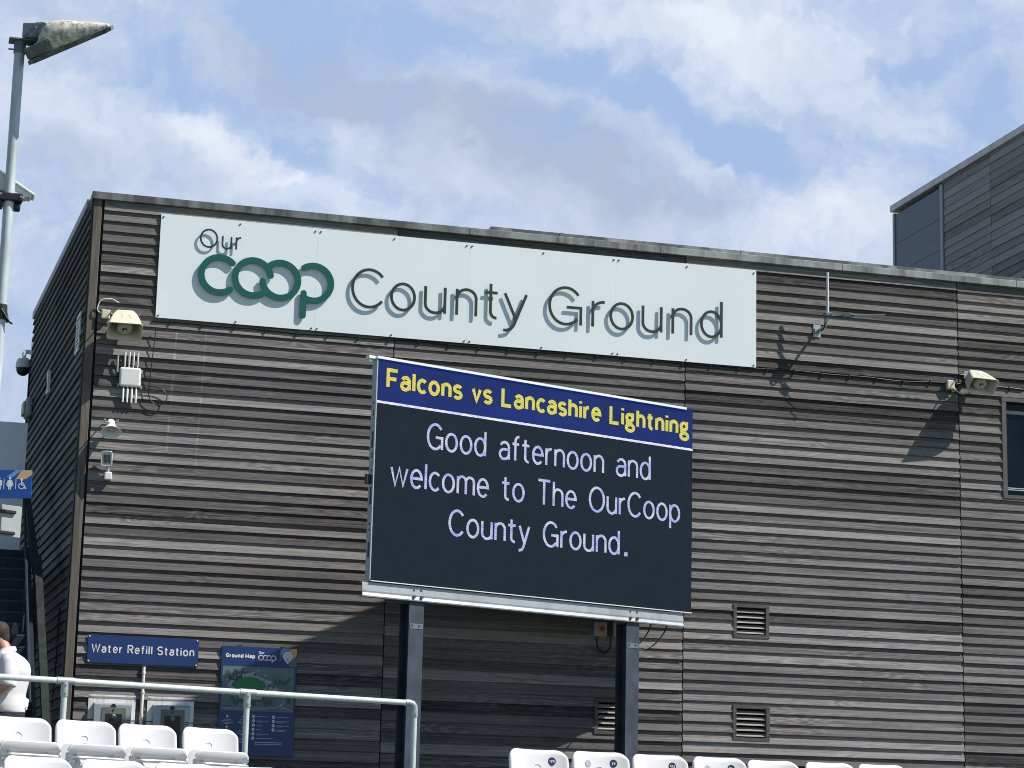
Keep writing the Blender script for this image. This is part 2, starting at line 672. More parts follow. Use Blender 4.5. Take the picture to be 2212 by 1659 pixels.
M['coping_up'] = streaked('upper_coping', (0.62, 0.60, 0.58), (0.45, 0.44, 0.43), 0.45, 0.1, 4.0)
M['roof'] = pm('roof_membrane', (0.10, 0.10, 0.105), 0.85, 0, 0.2, 2.0)
M['slate_panel'] = pm('slate_blue_panel', (0.058, 0.085, 0.125), 0.42, 0, 0.06, 1.2, 0, 0.5)
M['grey_trim'] = pm('grey_trim', (0.30, 0.31, 0.32), 0.5, 0.2, 0.1, 4.0)
M['glass'] = pm('window_glass', (0.004, 0.008, 0.016), 0.04, 0, 0.6, 1.6, 0, 0.22)
M['win_frame'] = pm('window_frame_paint', (0.10, 0.095, 0.09), 0.5, 0.1, 0.15, 5.0)
M['win_trim'] = pm('window_bead', (0.55, 0.60, 0.60), 0.35, 0.3, 0.1, 5.0)
M['sign_white'] = pm('sign_white_sheet', (0.79, 0.85, 0.87), 0.42, 0, 0.018, 0.9, 0, 0.45)
M['seam'] = pm('sheet_seam', (0.55, 0.60, 0.62), 0.5, 0, 0.1, 5.0)
M['screw'] = pm('screw_steel', (0.10, 0.11, 0.12), 0.4, 0.6, 0.2, 20.0)
M['logo'] = pm('logo_green', (0.008, 0.105, 0.088), 0.4, 0, 0.05, 3.0, 0, 0.4)
M['navy_letter'] = pm('navy_letter', (0.012, 0.03, 0.07), 0.45, 0, 0.08, 3.0)
M['dark_letter'] = pm('dark_green_letter', (0.016, 0.034, 0.030), 0.45, 0, 0.08, 3.0)
M['galv'] = pm('galvanised_steel', (0.43, 0.48, 0.50), 0.42, 0.55, 0.16, 14.0, 0.05, 0.5)
M['mast'] = pm('pale_mast_steel', (0.62, 0.63, 0.64), 0.45, 0.1, 0.08, 6.0)
M['galv_rail'] = pm('galvanised_rail', (0.56, 0.63, 0.61), 0.5, 0.2, 0.14, 18.0, 0.05, 0.5, (4, 4, 1))
M['galv_dark'] = pm('weathered_steel_post', (0.055, 0.070, 0.095), 0.55, 0.3, 0.35, 3.5, 0.05, 0.4, (1, 1, 0.7), 7)
M['steel_web'] = pm('steel_post_side', (0.02, 0.025, 0.035), 0.6, 0.3, 0.2, 4.0)
M['channel'] = streaked('galvanised_beam', (0.36, 0.39, 0.41), (0.22, 0.235, 0.25), 0.45, 0.3, 2.0, (0.5, 0.75))
M['white_trim'] = pm('white_aluminium_trim', (0.80, 0.83, 0.80), 0.35, 0.1, 0.05, 4.0)
M['cabinet'] = pm('screen_cabinet', (0.03, 0.033, 0.04), 0.6, 0.2, 0.2, 4.0)
M['led_black'] = emis('led_matrix_dim_blue', (0, 0, 0), 1.0, (0.008, 0.012, 0.017), ((0.0020, 0.0055, 0.0115), (0.0032, 0.0075, 0.0145)), 0.75, 2.0)  # dark dots given a faint blue glow that tints the screen face
M['led_blue'] = emis('led_matrix_blue', (0, 0, 0), 1.0, (0.007, 0.009, 0.013), ((0.003, 0.014, 0.105), (0.004, 0.020, 0.150)), 0.75, 1.1)
M['led_white'] = emis('led_white', (0, 0, 0), 1.0, (0.03, 0.03, 0.03), ((0.24, 0.30, 0.62), (0.52, 0.50, 0.62)), 0.75, 6.0)
M['led_line'] = emis('led_white_line', (0, 0, 0), 1.0, (0.03, 0.03, 0.03), ((0.50, 0.52, 0.90), (0.82, 0.78, 0.88)), 0.75, 8.0)
M['led_yellow'] = emis('led_yellow', (0, 0, 0), 1.0, (0.03, 0.03, 0.02), ((0.44, 0.50, 0.06), (0.66, 0.52, 0.08)), 0.75, 9.0)
M['cream'] = pm('cream_plastic', (0.66, 0.61, 0.47), 0.5, 0, 0.08, 5.0, 0, 0.4)
M['cream_grey'] = pm('weathered_cream_plastic', (0.55, 0.55, 0.47), 0.55, 0, 0.10, 5.0, 0, 0.4)
M['horn_inner'] = pm('horn_core_plastic', (0.50, 0.49, 0.42), 0.5, 0, 0.08, 8.0)
M['white_plastic'] = pm('white_plastic', (0.74, 0.75, 0.74), 0.4, 0, 0.05, 6.0)
M['grey_plastic'] = pm('grey_plastic', (0.36, 0.37, 0.37), 0.5, 0, 0.08, 6.0)
M['black_plastic'] = pm('black_plastic', (0.015, 0.016, 0.02), 0.4, 0, 0.2, 8.0)
M['cable'] = pm('black_cable', (0.012, 0.012, 0.016), 0.35, 0, 0.2, 12.0)
M['white_cable'] = pm('white_cable', (0.76, 0.74, 0.66), 0.5, 0, 0.1, 12.0)
M['sign_blue'] = pm('navy_sign_face', (0.012, 0.040, 0.155), 0.35, 0, 0.10, 2.0, 0, 0.5)
M['sign_blue_bright'] = pm('blue_sign_face', (0.012, 0.075, 0.33), 0.4, 0, 0.06, 2.0, 0, 0.5)
M['white_vinyl'] = pm('white_vinyl', (0.80, 0.80, 0.79), 0.45, 0, 0.03, 5.0)
M['pale_vinyl'] = pm('pale_vinyl', (0.42, 0.45, 0.52), 0.5, 0, 0.1, 30.0)
M['gold_vinyl'] = pm('gold_vinyl', (0.62, 0.42, 0.18), 0.45, 0, 0.1, 5.0)
M['sky_vinyl'] = pm('light_blue_vinyl', (0.16, 0.33, 0.60), 0.45, 0, 0.1, 5.0)
M['mauve_vinyl'] = pm('grey_violet_vinyl', (0.14, 0.14, 0.24), 0.45, 0, 0.1, 5.0)
M['map_ground'] = pm('map_background', (0.115, 0.185, 0.195), 0.45, 0, 0.25, 2.2, 0, 0.4)
M['map_green'] = pm('map_pitch', (0.030, 0.19, 0.085), 0.45, 0, 0.15, 6.0, 0, 0.4)
M['map_tree'] = pm('map_trees', (0.050, 0.092, 0.088), 0.45, 0, 0.25, 14.0, 0, 0.4)
M['map_stand'] = pm('map_stands', (0.33, 0.36, 0.40), 0.45, 0, 0.2, 14.0, 0, 0.4)
M['map_dark'] = pm('map_dark_parts', (0.020, 0.04, 0.075), 0.45, 0, 0.2, 14.0, 0, 0.4)
M['map_path'] = pm('map_paths', (0.20, 0.27, 0.28), 0.45, 0, 0.15, 9.0, 0, 0.4)
M['map_orange'] = pm('map_orange', (0.55, 0.25, 0.10), 0.45, 0, 0.15, 14.0, 0, 0.4)
M['steel_sheet'] = streaked('stainless_sheet', (0.82, 0.81, 0.79), (0.56, 0.56, 0.55), 0.42, 0.0, 16.0, (0.45, 0.70))
M['steel_front'] = pm('satin_steel_front', (0.36, 0.40, 0.45), 0.4, 0.3, 0.1, 3.0)
M['alcove'] = pm('alcove_grey', (0.17, 0.17, 0.15), 0.5, 0.1, 0.15, 6.0)
M['dark_hole'] = pm('alcove_recess', (0.012, 0.016, 0.022), 0.4, 0, 0.3, 6.0)
M['seat'] = pm('white_seat_plastic', (0.65, 0.655, 0.665), 0.42, 0, 0.05, 3.5, 0, 0.4)
M['seat_mark'] = pm('seat_mould_mark', (0.66, 0.665, 0.68), 0.5, 0, 0.05, 20.0)
M['sticker'] = pm('navy_sticker', (0.018, 0.028, 0.085), 0.4, 0, 0.1, 20.0)
M['sticker_grey'] = pm('grey_sticker', (0.42, 0.44, 0.48), 0.35, 0.2, 0.2, 30.0)
M['lamp_shell'] = pm('lichened_lamp_shell', (0.50, 0.48, 0.43), 0.75, 0, 0.72, 16.0, 0.4, 0.3, (1, 1, 1), 9)
M['lamp_dark'] = pm('lamp_end_grey', (0.12, 0.125, 0.125), 0.7, 0, 0.55, 7.0, 0.2, 0.3, (1, 1, 1), 8)
M['lamp_glass'] = pm('lamp_glass', (0.30, 0.32, 0.32), 0.25, 0, 0.1, 3.0)
M['pole'] = pm('galvanised_pole', (0.50, 0.56, 0.58), 0.45, 0.2, 0.24, 3.0, 0.03, 0.5, (2.5, 2.5, 0.6), 6)
M['bracket'] = pm('grey_bracket', (0.15, 0.18, 0.21), 0.5, 0.2, 0.15, 6.0)
M['red'] = pm('red_knob', (0.50, 0.030, 0.018), 0.35, 0, 0.08, 8.0)
M['yellow'] = pm('knob_plate', (0.55, 0.36, 0.12), 0.45, 0, 0.08, 8.0)
M['stair_steel'] = pm('dark_stair_steel', (0.012, 0.022, 0.035), 0.6, 0.3, 0.4, 6.0)
M['stair_tread'] = pm('stair_tread_mesh', (0.036, 0.052, 0.072), 0.6, 0.2, 0.5, 30.0)
M['stringer'] = pm('weathered_stringer', (0.020, 0.026, 0.023), 0.75, 0, 0.5, 6.0, 0.2, 0.2)
M['pale_panel'] = pm('pale_blue_grey_panel', (0.72, 0.77, 0.84), 0.5, 0, 0.04, 1.5)
M['skin'] = pm('skin', (0.52, 0.27, 0.19), 0.5, 0, 0.10, 18.0)
M['hair'] = pm('brown_hair', (0.042, 0.032, 0.026), 0.7, 0, 0.45, 60.0, 0.4, 0.3)
M['shirt'] = pm('white_shirt', (0.70, 0.69, 0.70), 0.8, 0, 0.03, 4.0, 0.25, 0.15, (1, 1, 1), 4, 9.0)
M['trousers'] = pm('navy_trousers', (0.012, 0.013, 0.025), 0.85, 0, 0.2, 8.0)
M['shoe'] = pm('black_shoe', (0.01, 0.01, 0.011), 0.4, 0, 0.2, 8.0)
M['asphalt'] = pm('concourse_asphalt', (0.085, 0.085, 0.083), 0.9, 0, 0.25, 3.0, 0.2, 0.2, (1, 1, 1), 8)
M['concrete'] = pm('terrace_concrete', (0.33, 0.32, 0.30), 0.85, 0, 0.2, 2.5, 0.15, 0.2, (1, 1, 1), 8)
M['grass'] = pm('pitch_grass', (0.055, 0.11, 0.03), 0.9, 0, 0.3, 1.5, 0.3, 0.2, (1, 1, 1), 8)


# ------------------------------------------------------------------ stroke lettering
def arc(cx, cy, rx, ry, a0, a1, n=None):
    n = n or max(5, int(abs(a1 - a0) / 9))
    return [(cx + rx * math.cos(R(a0 + (a1 - a0) * i / n)), cy + ry * math.sin(R(a0 + (a1 - a0) * i / n))) for i in range(n + 1)]


def ell(cx, cy, rx, ry):
    return arc(cx, cy, rx, ry, 0, 360, 36)


XH = 0.70
S_UP = arc(0.0, 0.0, 1, 1, 35, 270)


def s_curve(w, h):
    r = h / 4
    top = [(w / 2 + (w / 2) * math.cos(R(a)), 3 * r + r * math.sin(R(a))) for a in range(28, 271, 11)]
    bot = [(w / 2 + (w / 2) * math.cos(R(a)), r + r * math.sin(R(a))) for a in range(90, -153, -11)]
    return top + bot[1:]


GL = {
    'C': (0.80, [arc(.43, .5, .43, .5, 40, 320)]),
    'O': (0.88, [ell(.44, .5, .44, .5)]),
    'G': (0.84, [arc(.43, .5, .43, .5, 38, 318), [(.46, .47), (.84, .47), (.84, 0)]]),
    'F': (0.54, [[(0, 0), (0, 1), (.54, 1)], [(0, .50), (.48, .50)]]),
    'L': (0.52, [[(0, 1), (0, 0), (.52, 0)]]),
    'T': (0.64, [[(0, 1), (.64, 1)], [(.32, 1), (.32, 0)]]),
    'W': (1.02, [[(0, 1), (.255, 0), (.51, 1), (.765, 0), (1.02, 1)]]),
    'R': (0.58, [[(0, 0), (0, 1)] + arc(.30, .75, .26, .25, 90, -90) + [(0, .5)], [(.30, .5), (.58, 0)]]),
    'S': (0.56, [s_curve(.56, 1.0)]),
    'M': (0.84, [[(0, 0), (0, 1), (.42, .12), (.84, 1), (.84, 0)]]),
    'a': (0.44, [[(.44, 0)] + [(.44, .45)] + arc(.23, .46, .21, .24, 0, 155), [(.44, .40)] + arc(.20, .20, .20, .20, 90, 270) + arc(.20, .22, .24, .22, 270, 350)]),
    'c': (0.42, [arc(.24, .35, .24, .35, 45, 315)]),
    'd': (0.48, [ell(.24, .35, .24, .35), [(.48, 0), (.48, 1)]]),
    'e': (0.47, [[(.01, .37), (.47, .37)] + arc(.235, .35, .235, .35, 4, 318)]),
    'f': (0.30, [[(.12, 0), (.12, .80)] + arc(.32, .80, .20, .20, 180, 95), [(-.02, .68), (.30, .68)]]),
    'g': (0.48, [ell(.21, .47, .20, .21), [(.34, .62), (.40, .67), (.50, .67)], [(.10, .29), (.05, .22), (.06, .14), (.14, .09), (.34, .06)] + arc(.24, -.12, .25, .16, 55, -268)]),
    'h': (0.44, [[(0, 0), (0, 1)], [(0, .42)] + arc(.22, .46, .22, .24, 165, 0) + [(.44, 0)]]),
    'i': (0.0, [[(0, 0), (0, XH)], [(0, .87), (0, 1.0)]]),
    'l': (0.0, [[(0, 0), (0, 1)]]),
    'm': (0.76, [[(0, 0), (0, XH)], [(0, .42)] + arc(.19, .48, .19, .22, 165, 0) + [(.38, 0)], [(.38, .42)] + arc(.57, .48, .19, .22, 165, 0) + [(.76, 0)]]),
    'n': (0.44, [[(0, 0), (0, XH)], [(0, .42)] + arc(.22, .46, .22, .24, 165, 0) + [(.44, 0)]]),
    'o': (0.50, [ell(.25, .35, .25, .35)]),
    'p': (0.48, [[(0, XH), (0, -.28)], ell(.24, .35, .24, .35)]),
    'r': (0.26, [[(0, 0), (0, XH)], [(0, .38)] + arc(.26, .42, .26, .27, 170, 88)]),
    's': (0.40, [s_curve(.40, .70)]),
    't': (0.32, [[(.12, .92), (.12, .17)] + arc(.29, .17, .17, .17, 180, 272), [(-.03, .68), (.31, .68)]]),
    'u': (0.44, [[(.44, XH), (.44, 0)], [(0, XH), (0, .24)] + arc(.22, .24, .22, .24, 180, 345)]),
    'v': (0.44, [[(0, XH), (.22, 0), (.44, XH)]]),
    'w': (0.72, [[(0, XH), (.18, 0), (.36, XH), (.54, 0), (.72, XH)]]),
    'y': (0.46, [[(0, XH), (.235, .02)], [(.46, XH), (.20, -.14), (.14, -.24), (.04, -.28), (-.02, -.28)]]),
    '.': (0.0, [[(0, 0), (0, .02)]]),
    '0': (0.5, [ell(.25, .5, .25, .5)]),
    '1': (0.22, [[(0, .8), (.2, 1), (.2, 0)]]),
    '2': (0.5, [arc(.25, .72, .25, .28, 165, -20) + [(0, 0), (.52, 0)]]),
    '3': (0.48, [arc(.22, .75, .24, .25, 150, -90), arc(.22, .25, .26, .25, 90, -150)]),
    '5': (0.48, [[(.45, 1), (.08, 1), (.04, .55)] + arc(.22, .32, .26, .32, 120, -150)]),
    '6': (0.5, [ell(.25, .3, .25, .3), [(.0, .32), (.06, .62), (.2, .86), (.36, 1)]]),
    '8': (0.5, [ell(.25, .76, .21, .24), ell(.25, .27, .25, .27)]),
}


for _c, _k in (('C', .80), ('G', .80), ('O', .82), ('T', .9), ('W', .92)):
    _w, _st = GL[_c]
    GL[_c] = (_w * _k, [[(p_[0] * _k, p_[1]) for p_ in st_] for st_ in _st])


def thick(mb, pts, w, y0, y1, cap_round=False):
    """a flat stroke of width w along pts (x, z), from y0 (front) to y1 (back)"""
    P = [Vector((p[0], p[1])) for p in pts]
    Q = [P[0]]
    for p in P[1:]:
        if (p - Q[-1]).length > 1e-6:
            Q.append(p)
    P = Q
    closed = (P[0] - P[-1]).length < 1e-4 and len(P) > 4
    if closed:
        P = P[:-1]
    n = len(P)
    if n < 2:
        return
    Lf, Rt = [], []
    for i in range(n):
        if closed:
            d0 = (P[i] - P[i - 1]).normalized()
            d1 = (P[(i + 1) % n] - P[i]).normalized()
        else:
            d1 = (P[i + 1] - P[i]).normalized() if i < n - 1 else (P[i] - P[i - 1]).normalized()
            d0 = (P[i] - P[i - 1]).normalized() if i > 0 else d1
        t = d0 + d1
        if t.length < 1e-4:
            t = d1
        t.normalize()
        nn = Vector((-t.y, t.x))
        k = 1.0 / max(0.62, nn.dot(Vector((-d1.y, d1.x))))
        Lf.append(P[i] + nn * (w / 2) * k)
        Rt.append(P[i] - nn * (w / 2) * k)
    vs_ = [(p.x, y0, p.y) for p in Lf] + [(p.x, y0, p.y) for p in Rt] + [(p.x, y1, p.y) for p in Lf] + [(p.x, y1, p.y) for p in Rt]
    fs = []
    rng = range(n if closed else n - 1)
    for i in rng:
        j = (i + 1) % n
        fs.append((i, j, n + j, n + i))
        fs.append((2 * n + i, 3 * n + i, 3 * n + j, 2 * n + j))
        fs.append((i, 2 * n + i, 2 * n + j, j))
        fs.append((n + i, n + j, 3 * n + j, 3 * n + i))
    if not closed:
        fs.append((0, n, 3 * n, 2 * n))
        fs.append((n - 1, 3 * n - 1, 4 * n - 1, 2 * n - 1))
    mb.add(vs_, fs)
    if cap_round and not closed:
        e = 0.0004
        for c in (P[0], P[-1]):
            a = [(c.x + w / 2 * math.cos(2 * math.pi * k / 20), c.y + w / 2 * math.sin(2 * math.pi * k / 20)) for k in range(20)]
            mb.prism(a, y0 + e, y1 - e)
            e += 0.0003


def put_letter(mb, ch, x, z, cap, sx, w, y0, y1, studs=None):
    gw, strokes = GL[ch]
    for k, st in enumerate(strokes):
        pts = []
        for (a, b) in st:
            zz = w / 2 + b * (cap - w) if b >= 0 else w / 2 + b * cap
            pts.append((x + w / 2 + a * sx, z + zz))
        e = 0.0005 * k
        thick(mb, pts, w, y0 + e, y1 + e)
        if studs and k == 0:
            for p in (pts[len(pts) // 7], pts[(len(pts) * 5) // 8]):
                studs.append(p)


def text_line(mb, s, x0, x1, z, cap, w, y0, y1, gap=0.16, space=0.30):
    """lay a line of text between x0 and x1 on baseline z"""
    adv = 0.0
    nlet = 0
    for i, ch in enumerate(s):
        if ch == ' ':
            adv += space
        else:
            adv += GL[ch][0]
            nlet += 1
            if i < len(s) - 1 and s[i + 1] != ' ':
                adv += gap
    sx = (x1 - x0 - nlet * w) / adv
    x = x0
    for i, ch in enumerate(s):
        if ch == ' ':
            x += space * sx
            continue
        put_letter(mb, ch, x, z, cap, sx, w, y0, y1)
        x += GL[ch][0] * sx + w
        if i < len(s) - 1 and s[i + 1] != ' ':
            x += gap * sx


def coop_logo(mb, cx, cz, r, w, pitch, y0, y1):
    """four linked letters drawn with round-ended strokes; cx = centre of the first ring"""
    c1, c2, c3 = cx + pitch[0], cx + pitch[1], cx + pitch[2]
    thick(mb, arc(cx, cz, r, r, 46, 308, 40), w, y0, y1, True)
    thick(mb, arc(c1, cz, r, r, 12, 314, 44), w, y0 + .0006, y1 + .0006, True)
    thick(mb, arc(c2, cz, r, r, 188, 496, 44), w, y0 + .0012, y1 + .0012, True)
    thick(mb, arc(c3, cz, r, r, 124, -122, 40), w, y0 + .0018, y1 + .0018, True)
    sx = c3 - r * 0.53
    thick(mb, [(sx, cz - r * 0.62), (sx, cz - r * 1.90)], w, y0 + .0024, y1 + .0024, True)


# ------------------------------------------------------------------ weatherboard cladding
def cladding(name, mat, parent, panels, z_low, z_top, openings=(), M4=None, pitch=0.15, z0=8.6, lip=0.043, tone_f=None, tilt=0.0):
    """panels: list of (x0, x1). One mesh; every board is a wedge of its own. openings: (x0, x1, zlow, zhigh)"""
    mb = MB()
    tone, seed = [], []

    def wedge(x0, x1, zl, dz0, dz1, lp, tn, sd, slope):
        # board profile between dz0 and dz1 above its lower edge
        def face(d):
            return -lp + (lp - 0.009) * d / 0.162
        for (xa, xb) in ((x0, x1),):
            v = []
            for x, e in ((xa, 0.0), (xb, slope)):
                v += [(x, face(dz0), zl + e + dz0), (x, -0.0055, zl + e + dz0), (x, -0.0025, zl + e + dz1), (x, face(dz1), zl + e + dz1)]
            mb.add(v, [(0, 1, 2, 3), (7, 6, 5, 4), (0, 4, 5, 1), (1, 5, 6, 2), (2, 6, 7, 3), (3, 7, 4, 0)])
            tone.extend([tn] * 8)
            seed.extend([sd] * 8)

    i_top = int(math.ceil((z_top - z0) / pitch))
    i_bot = int(math.floor((z0 - z_low) / pitch))
    for k, (px0, px1) in enumerate(panels):
        poff = random.uniform(-0.008, 0.008)
        for i in range(-i_top, i_bot + 1):
            zl = z0 - pitch * i + (poff + random.uniform(-0.003, 0.003))
            lp = lip + random.uniform(-0.006, 0.006)
            tn = tone_f(i, k)
            sd = random.random()
            top = min(0.162, z_top - zl)
            if top < 0.02:
                continue
            sl = random.uniform(-0.003, 0.003)
            segs = [(px0 + 0.005, px1 - 0.005, 0.0, top)]
            for (ox0, ox1, oz0, oz1) in openings:
                new = []
                for (a, b_, d0, d1) in segs:
                    if ox1 <= a or ox0 >= b_ or zl + d0 >= oz1 or zl + d1 <= oz0:
                        new.append((a, b_, d0, d1))
                        continue
                    if a < ox0:
                        new.append((a, ox0, d0, d1))
                    if b_ > ox1:
                        new.append((ox1, b_, d0, d1))
                    m0, m1 = max(a, ox0), min(b_, ox1)
                    if zl + d0 < oz0 - 0.012:
                        new.append((m0, m1, d0, oz0 - zl))
                    if zl + d1 > oz1 + 0.012:
                        new.append((m0, m1, oz1 - zl, d1))
                segs = new
            for (a, b_, d0, d1) in segs:
                wedge(a, b_, zl, d0, d1, lp, tn, sd, sl * (b_ - a) / max(0.1, px1 - px0))
    mb.attr = {'tone': tone, 'seed': seed}
    return mb.build(name, mat, parent, M4)


# ================================================================== GROUND
g = MB()
g.box(-60, 90, -13.6, 120, -0.9, 0.0)
tag(g.build('concourse', M['asphalt']), kind='structure')
g = MB()
g.add([(-1500, -1500, -1.75), (1500, -1500, -1.75), (1500, 1500, -1.75), (-1500, 1500, -1.75)], [(0, 1, 2, 3)])
tag(g.build('pitch_ground', M['grass']), kind='structure')
# the terrace that carries the seats: two straight runs of steps meeting at an aisle
g = MB()
RL, RR = R(24.6), R(14.5)


def rot_pt(o, a, x, y):
    return (o[0] + x * math.cos(a) - y * math.sin(a), o[1] + x * math.sin(a) + y * math.cos(a))


def step_box(mb, o, a, x0, x1, y0, y1, z0, z1):
    c = [rot_pt(o, a, *p) for p in ((x0, y0), (x1, y0), (x1, y1), (x0, y1))]
    vs_ = [(p[0], p[1], z0) for p in c] + [(p[0], p[1], z1) for p in c]
    mb.add(vs_, [(0, 3, 2, 1), (4, 5, 6, 7), (0, 1, 5, 4), (1, 2, 6, 5), (2, 3, 7, 6), (3, 0, 4, 7)])


OL = (-1.265, -15.745)
OR_ = (1.736, -16.432)
for k, (y0, y1, zt) in enumerate(((-0.62, 2.4, -0.215), (-1.95, -0.62, -0.515), (-3.2, -1.95, -0.85), (-4.4, -3.2, -1.2), (-5.6, -4.4, -1.5))):
    step_box(g, OL, RL, -14.0, 2.55, y0, y1, -1.8, zt)
    step_box(g, OR_, RR, -0.55, 18.0, y0, y1, -1.801, zt - 0.112)
tag(g.build('terrace_steps', M['concrete']), kind='structure')

# ================================================================== TIMBER BUILDING
bld = empty('timber_building', 'dark weatherboard-clad building with grey metal roof edge carrying the long white sign', 'building')
VENTS = [(9.628, 10.197, 2.958, 3.467), (9.627, 10.204, 1.441, 1.970), (7.483, 8.059, 1.464, 1.979)]
WIN = (14.11, 17.3, 5.338, 6.944)


def tone_front(i, k):
    r = random.random()
    if r < 0.10:
        return random.uniform(0.08, 0.25)
    if r < 0.22:
        return random.uniform(0.62, 0.74)
    base = 0.40 + (0.06 if i > 20 else 0.0) + (0.05 if k >= 2 else 0.0)
    return max(0.22, min(0.72, random.gauss(base - 0.01, 0.095)))


cladding('front_cladding', M['board'], bld, [(0.030, 4.322), (4.328, 8.833), (8.839, 13.375), (13.381, 17.86), (17.866, 22.0)], 0.05, 8.80,
         [(v[0] + .012, v[1] - .012, v[2] + .012, v[3] - .012) for v in VENTS] + [(WIN[0] + .01, WIN[1] - .01, WIN[2] + .01, WIN[3] - .01)], tone_f=tone_front)
cb = MB()
cb.box(-0.06, 22.0, 0.12, 14.0, 0.0, 8.79)
cb.build('wall_core', M['core'], bld)
# corner post
t = MB()
t.bbox(-0.118, 0.0, -0.036, 0.10, 0.0, 8.78, 0.006, 1)
t.build('corner_post', M['trim_wood'], bld)
# side wall, seen very obliquely at the left; it turns two degrees more than square
SIDE_LEN = 7.95
SIDE_O = (-0.118 + math.sin(R(-2.2)) * SIDE_LEN, math.cos(R(-2.2)) * SIDE_LEN)
MS = Matrix.Translation((SIDE_O[0], SIDE_O[1], 0)) @ Matrix.Rotation(R(-87.8), 4, 'Z')


def tone_side(i, k):
    return max(0.15, min(0.75, random.gauss(0.44, 0.12)))


cladding('side_cladding', M['board_side'], bld, [(0.0, 3.7), (3.706, SIDE_LEN - 0.03)], 0.05, 8.74, M4=MS, tone_f=tone_side)
c2 = MB()
c2.box(0.0, SIDE_LEN, 0.004, 0.35, 0.0, 8.72)
c2.build('side_wall_core', M['core'], bld, M=MS)
t = MB()
t.box(-0.10, -0.004, -0.05, 0.30, 4.6, 8.0)
t.build('rear_corner_trim', M['stair_steel'], bld, M=MS)
# roof edge
c = MB()
joints = [-0.15, 2.4, 5.4, 8.4, 11.4, 14.4, 17.4, 22.0]
for a, b_ in zip(joints, joints[1:]):
    c.bbox(a + 0.0015, b_ - 0.0015, -0.078, 0.36, 8.742, 8.852, 0.006, 1)
c.build('coping', M['coping'], bld)
c = MB()
c.bbox(-0.02, SIDE_LEN - 0.36, -0.055, 0.30, 8.72, 8.850, 0.006, 1)
c.build('side_coping', M['grey_trim'], bld, M=MS)
c = MB()
c.box(5.86, 22.0, 0.42, 0.62, 8.80, 9.045)
for a in (6.95, 9.9, 12.6):
    c.box(a, a + 0.05, 0.414, 0.42, 8.80, 9.05)
c.build('roof_upstand', M['upstand'], bld)
c = MB()
c.prism([(5.56, 8.80), (5.86, 8.80), (5.86, 9.04)], 0.43, 0.61)
build_each(c, 'upstand_end', M['grey_trim'], bld)
c = MB()
c.box(0.0, 21.9, 0.362, 13.9, 8.78, 8.80)
c.build('flat_roof', M['roof'], bld)
# louvred vents
for (x0, x1, z0, z1) in VENTS:
    fr = MB()
    fw = 0.052
    fr.box(x0, x1, -0.046, 0.10, z1 - fw, z1)
    fr.box(x0, x1, -0.046, 0.10, z0, z0 + fw)
    fr.box(x0, x0 + fw, -0.044, 0.10, z0 + fw, z1 - fw)
    fr.box(x1 - fw, x1, -0.044, 0.10, z0 + fw, z1 - fw)
    vent = fr.build('vent', M['vent_wood'], bld)
    sl = MB()
    for k in range(5):
        zz = z0 + fw + 0.018 + k * (z1 - z0 - 2 * fw - 0.02) / 5.0
        sl.prism_x([(-0.032, zz), (-0.026, zz + 0.012), (0.030, zz + 0.052), (0.030, zz + 0.040)], x0 + fw, x1 - fw)
    build_each(sl, 'slat', M['slat_wood'], vent)
    bk = MB()
    bk.box(x0 + fw, x1 - fw, 0.085, 0.098, z0 + fw, z1 - fw)
    bk.build('vent_backing', M['void'], vent)
# window
x0, x1, z0, z1 = WIN
fr = MB()
fr.box(x0, x1, -0.05, 0.11, z1 - 0.062, z1)
fr.box(x0, x1, -0.05, 0.11, z0, z0 + 0.055)
fr.box(x0, x0 + 0.075, -0.047, 0.11, z0 + 0.055, z1 - 0.062)
fr.box(x1 - 0.075, x1, -0.047, 0.11, z0 + 0.055, z1 - 0.062)
fr.box(15.6, 15.68, -0.02, 0.10, z0 + 0.055, z1 - 0.062)
win = fr.build('window', M['win_frame'], bld)
gl = MB()
gl.box(x0 + 0.075, x1 - 0.075, 0.055, 0.075, z0 + 0.055, z1 - 0.062)
gl.build('pane', M['glass'], win)
gl = MB()
gl.box(x0 + 0.075, x1 - 0.075, 0.03, 0.054, z0 + 0.145, z0 + 0.158)
gl.box(x0 + 0.075, x1 - 0.075, 0.028, 0.054, z0 + 0.172, z0 + 0.186)
build_each(gl, 'window_bead', M['win_trim'], win)
gl = MB()
gl.box(x0 + 0.11, x1 - 0.5, 0.040, 0.054, z1 - 0.245, z1 - 0.19)
gl.build('blind_edge', M['grey_trim'], win)
# white ventilation grille, high on the side wall beside the corner
gr = MB()
s0, s1 = SIDE_LEN - 0.80, SIDE_LEN - 0.36
gr.box(s0, s1, -0.05, -0.03, 7.13, 7.18)
gr.box(s0, s1, -0.05, -0.03, 6.62, 6.67)
gr.box(s0, s0 + 0.06, -0.05, -0.03, 6.67, 7.13)
gr.box(s1 - 0.06, s1, -0.05, -0.03, 6.67, 7.13)
for k in range(7):
    zz = 6.70 + k * 0.06
    gr.box(s0 + 0.06, s1 - 0.06, -0.045, -0.032, zz, zz + 0.028)
gr.build('side_grille', M['white_plastic'], bld, M=MS)

# ================================================================== UPPER BUILDING (right, behind the roof)
up = empty('upper_storey', 'set-back upper block with grey boards and a slate blue panel above the roof at right', 'building', (15.5, 6.76, 0), R(-90))
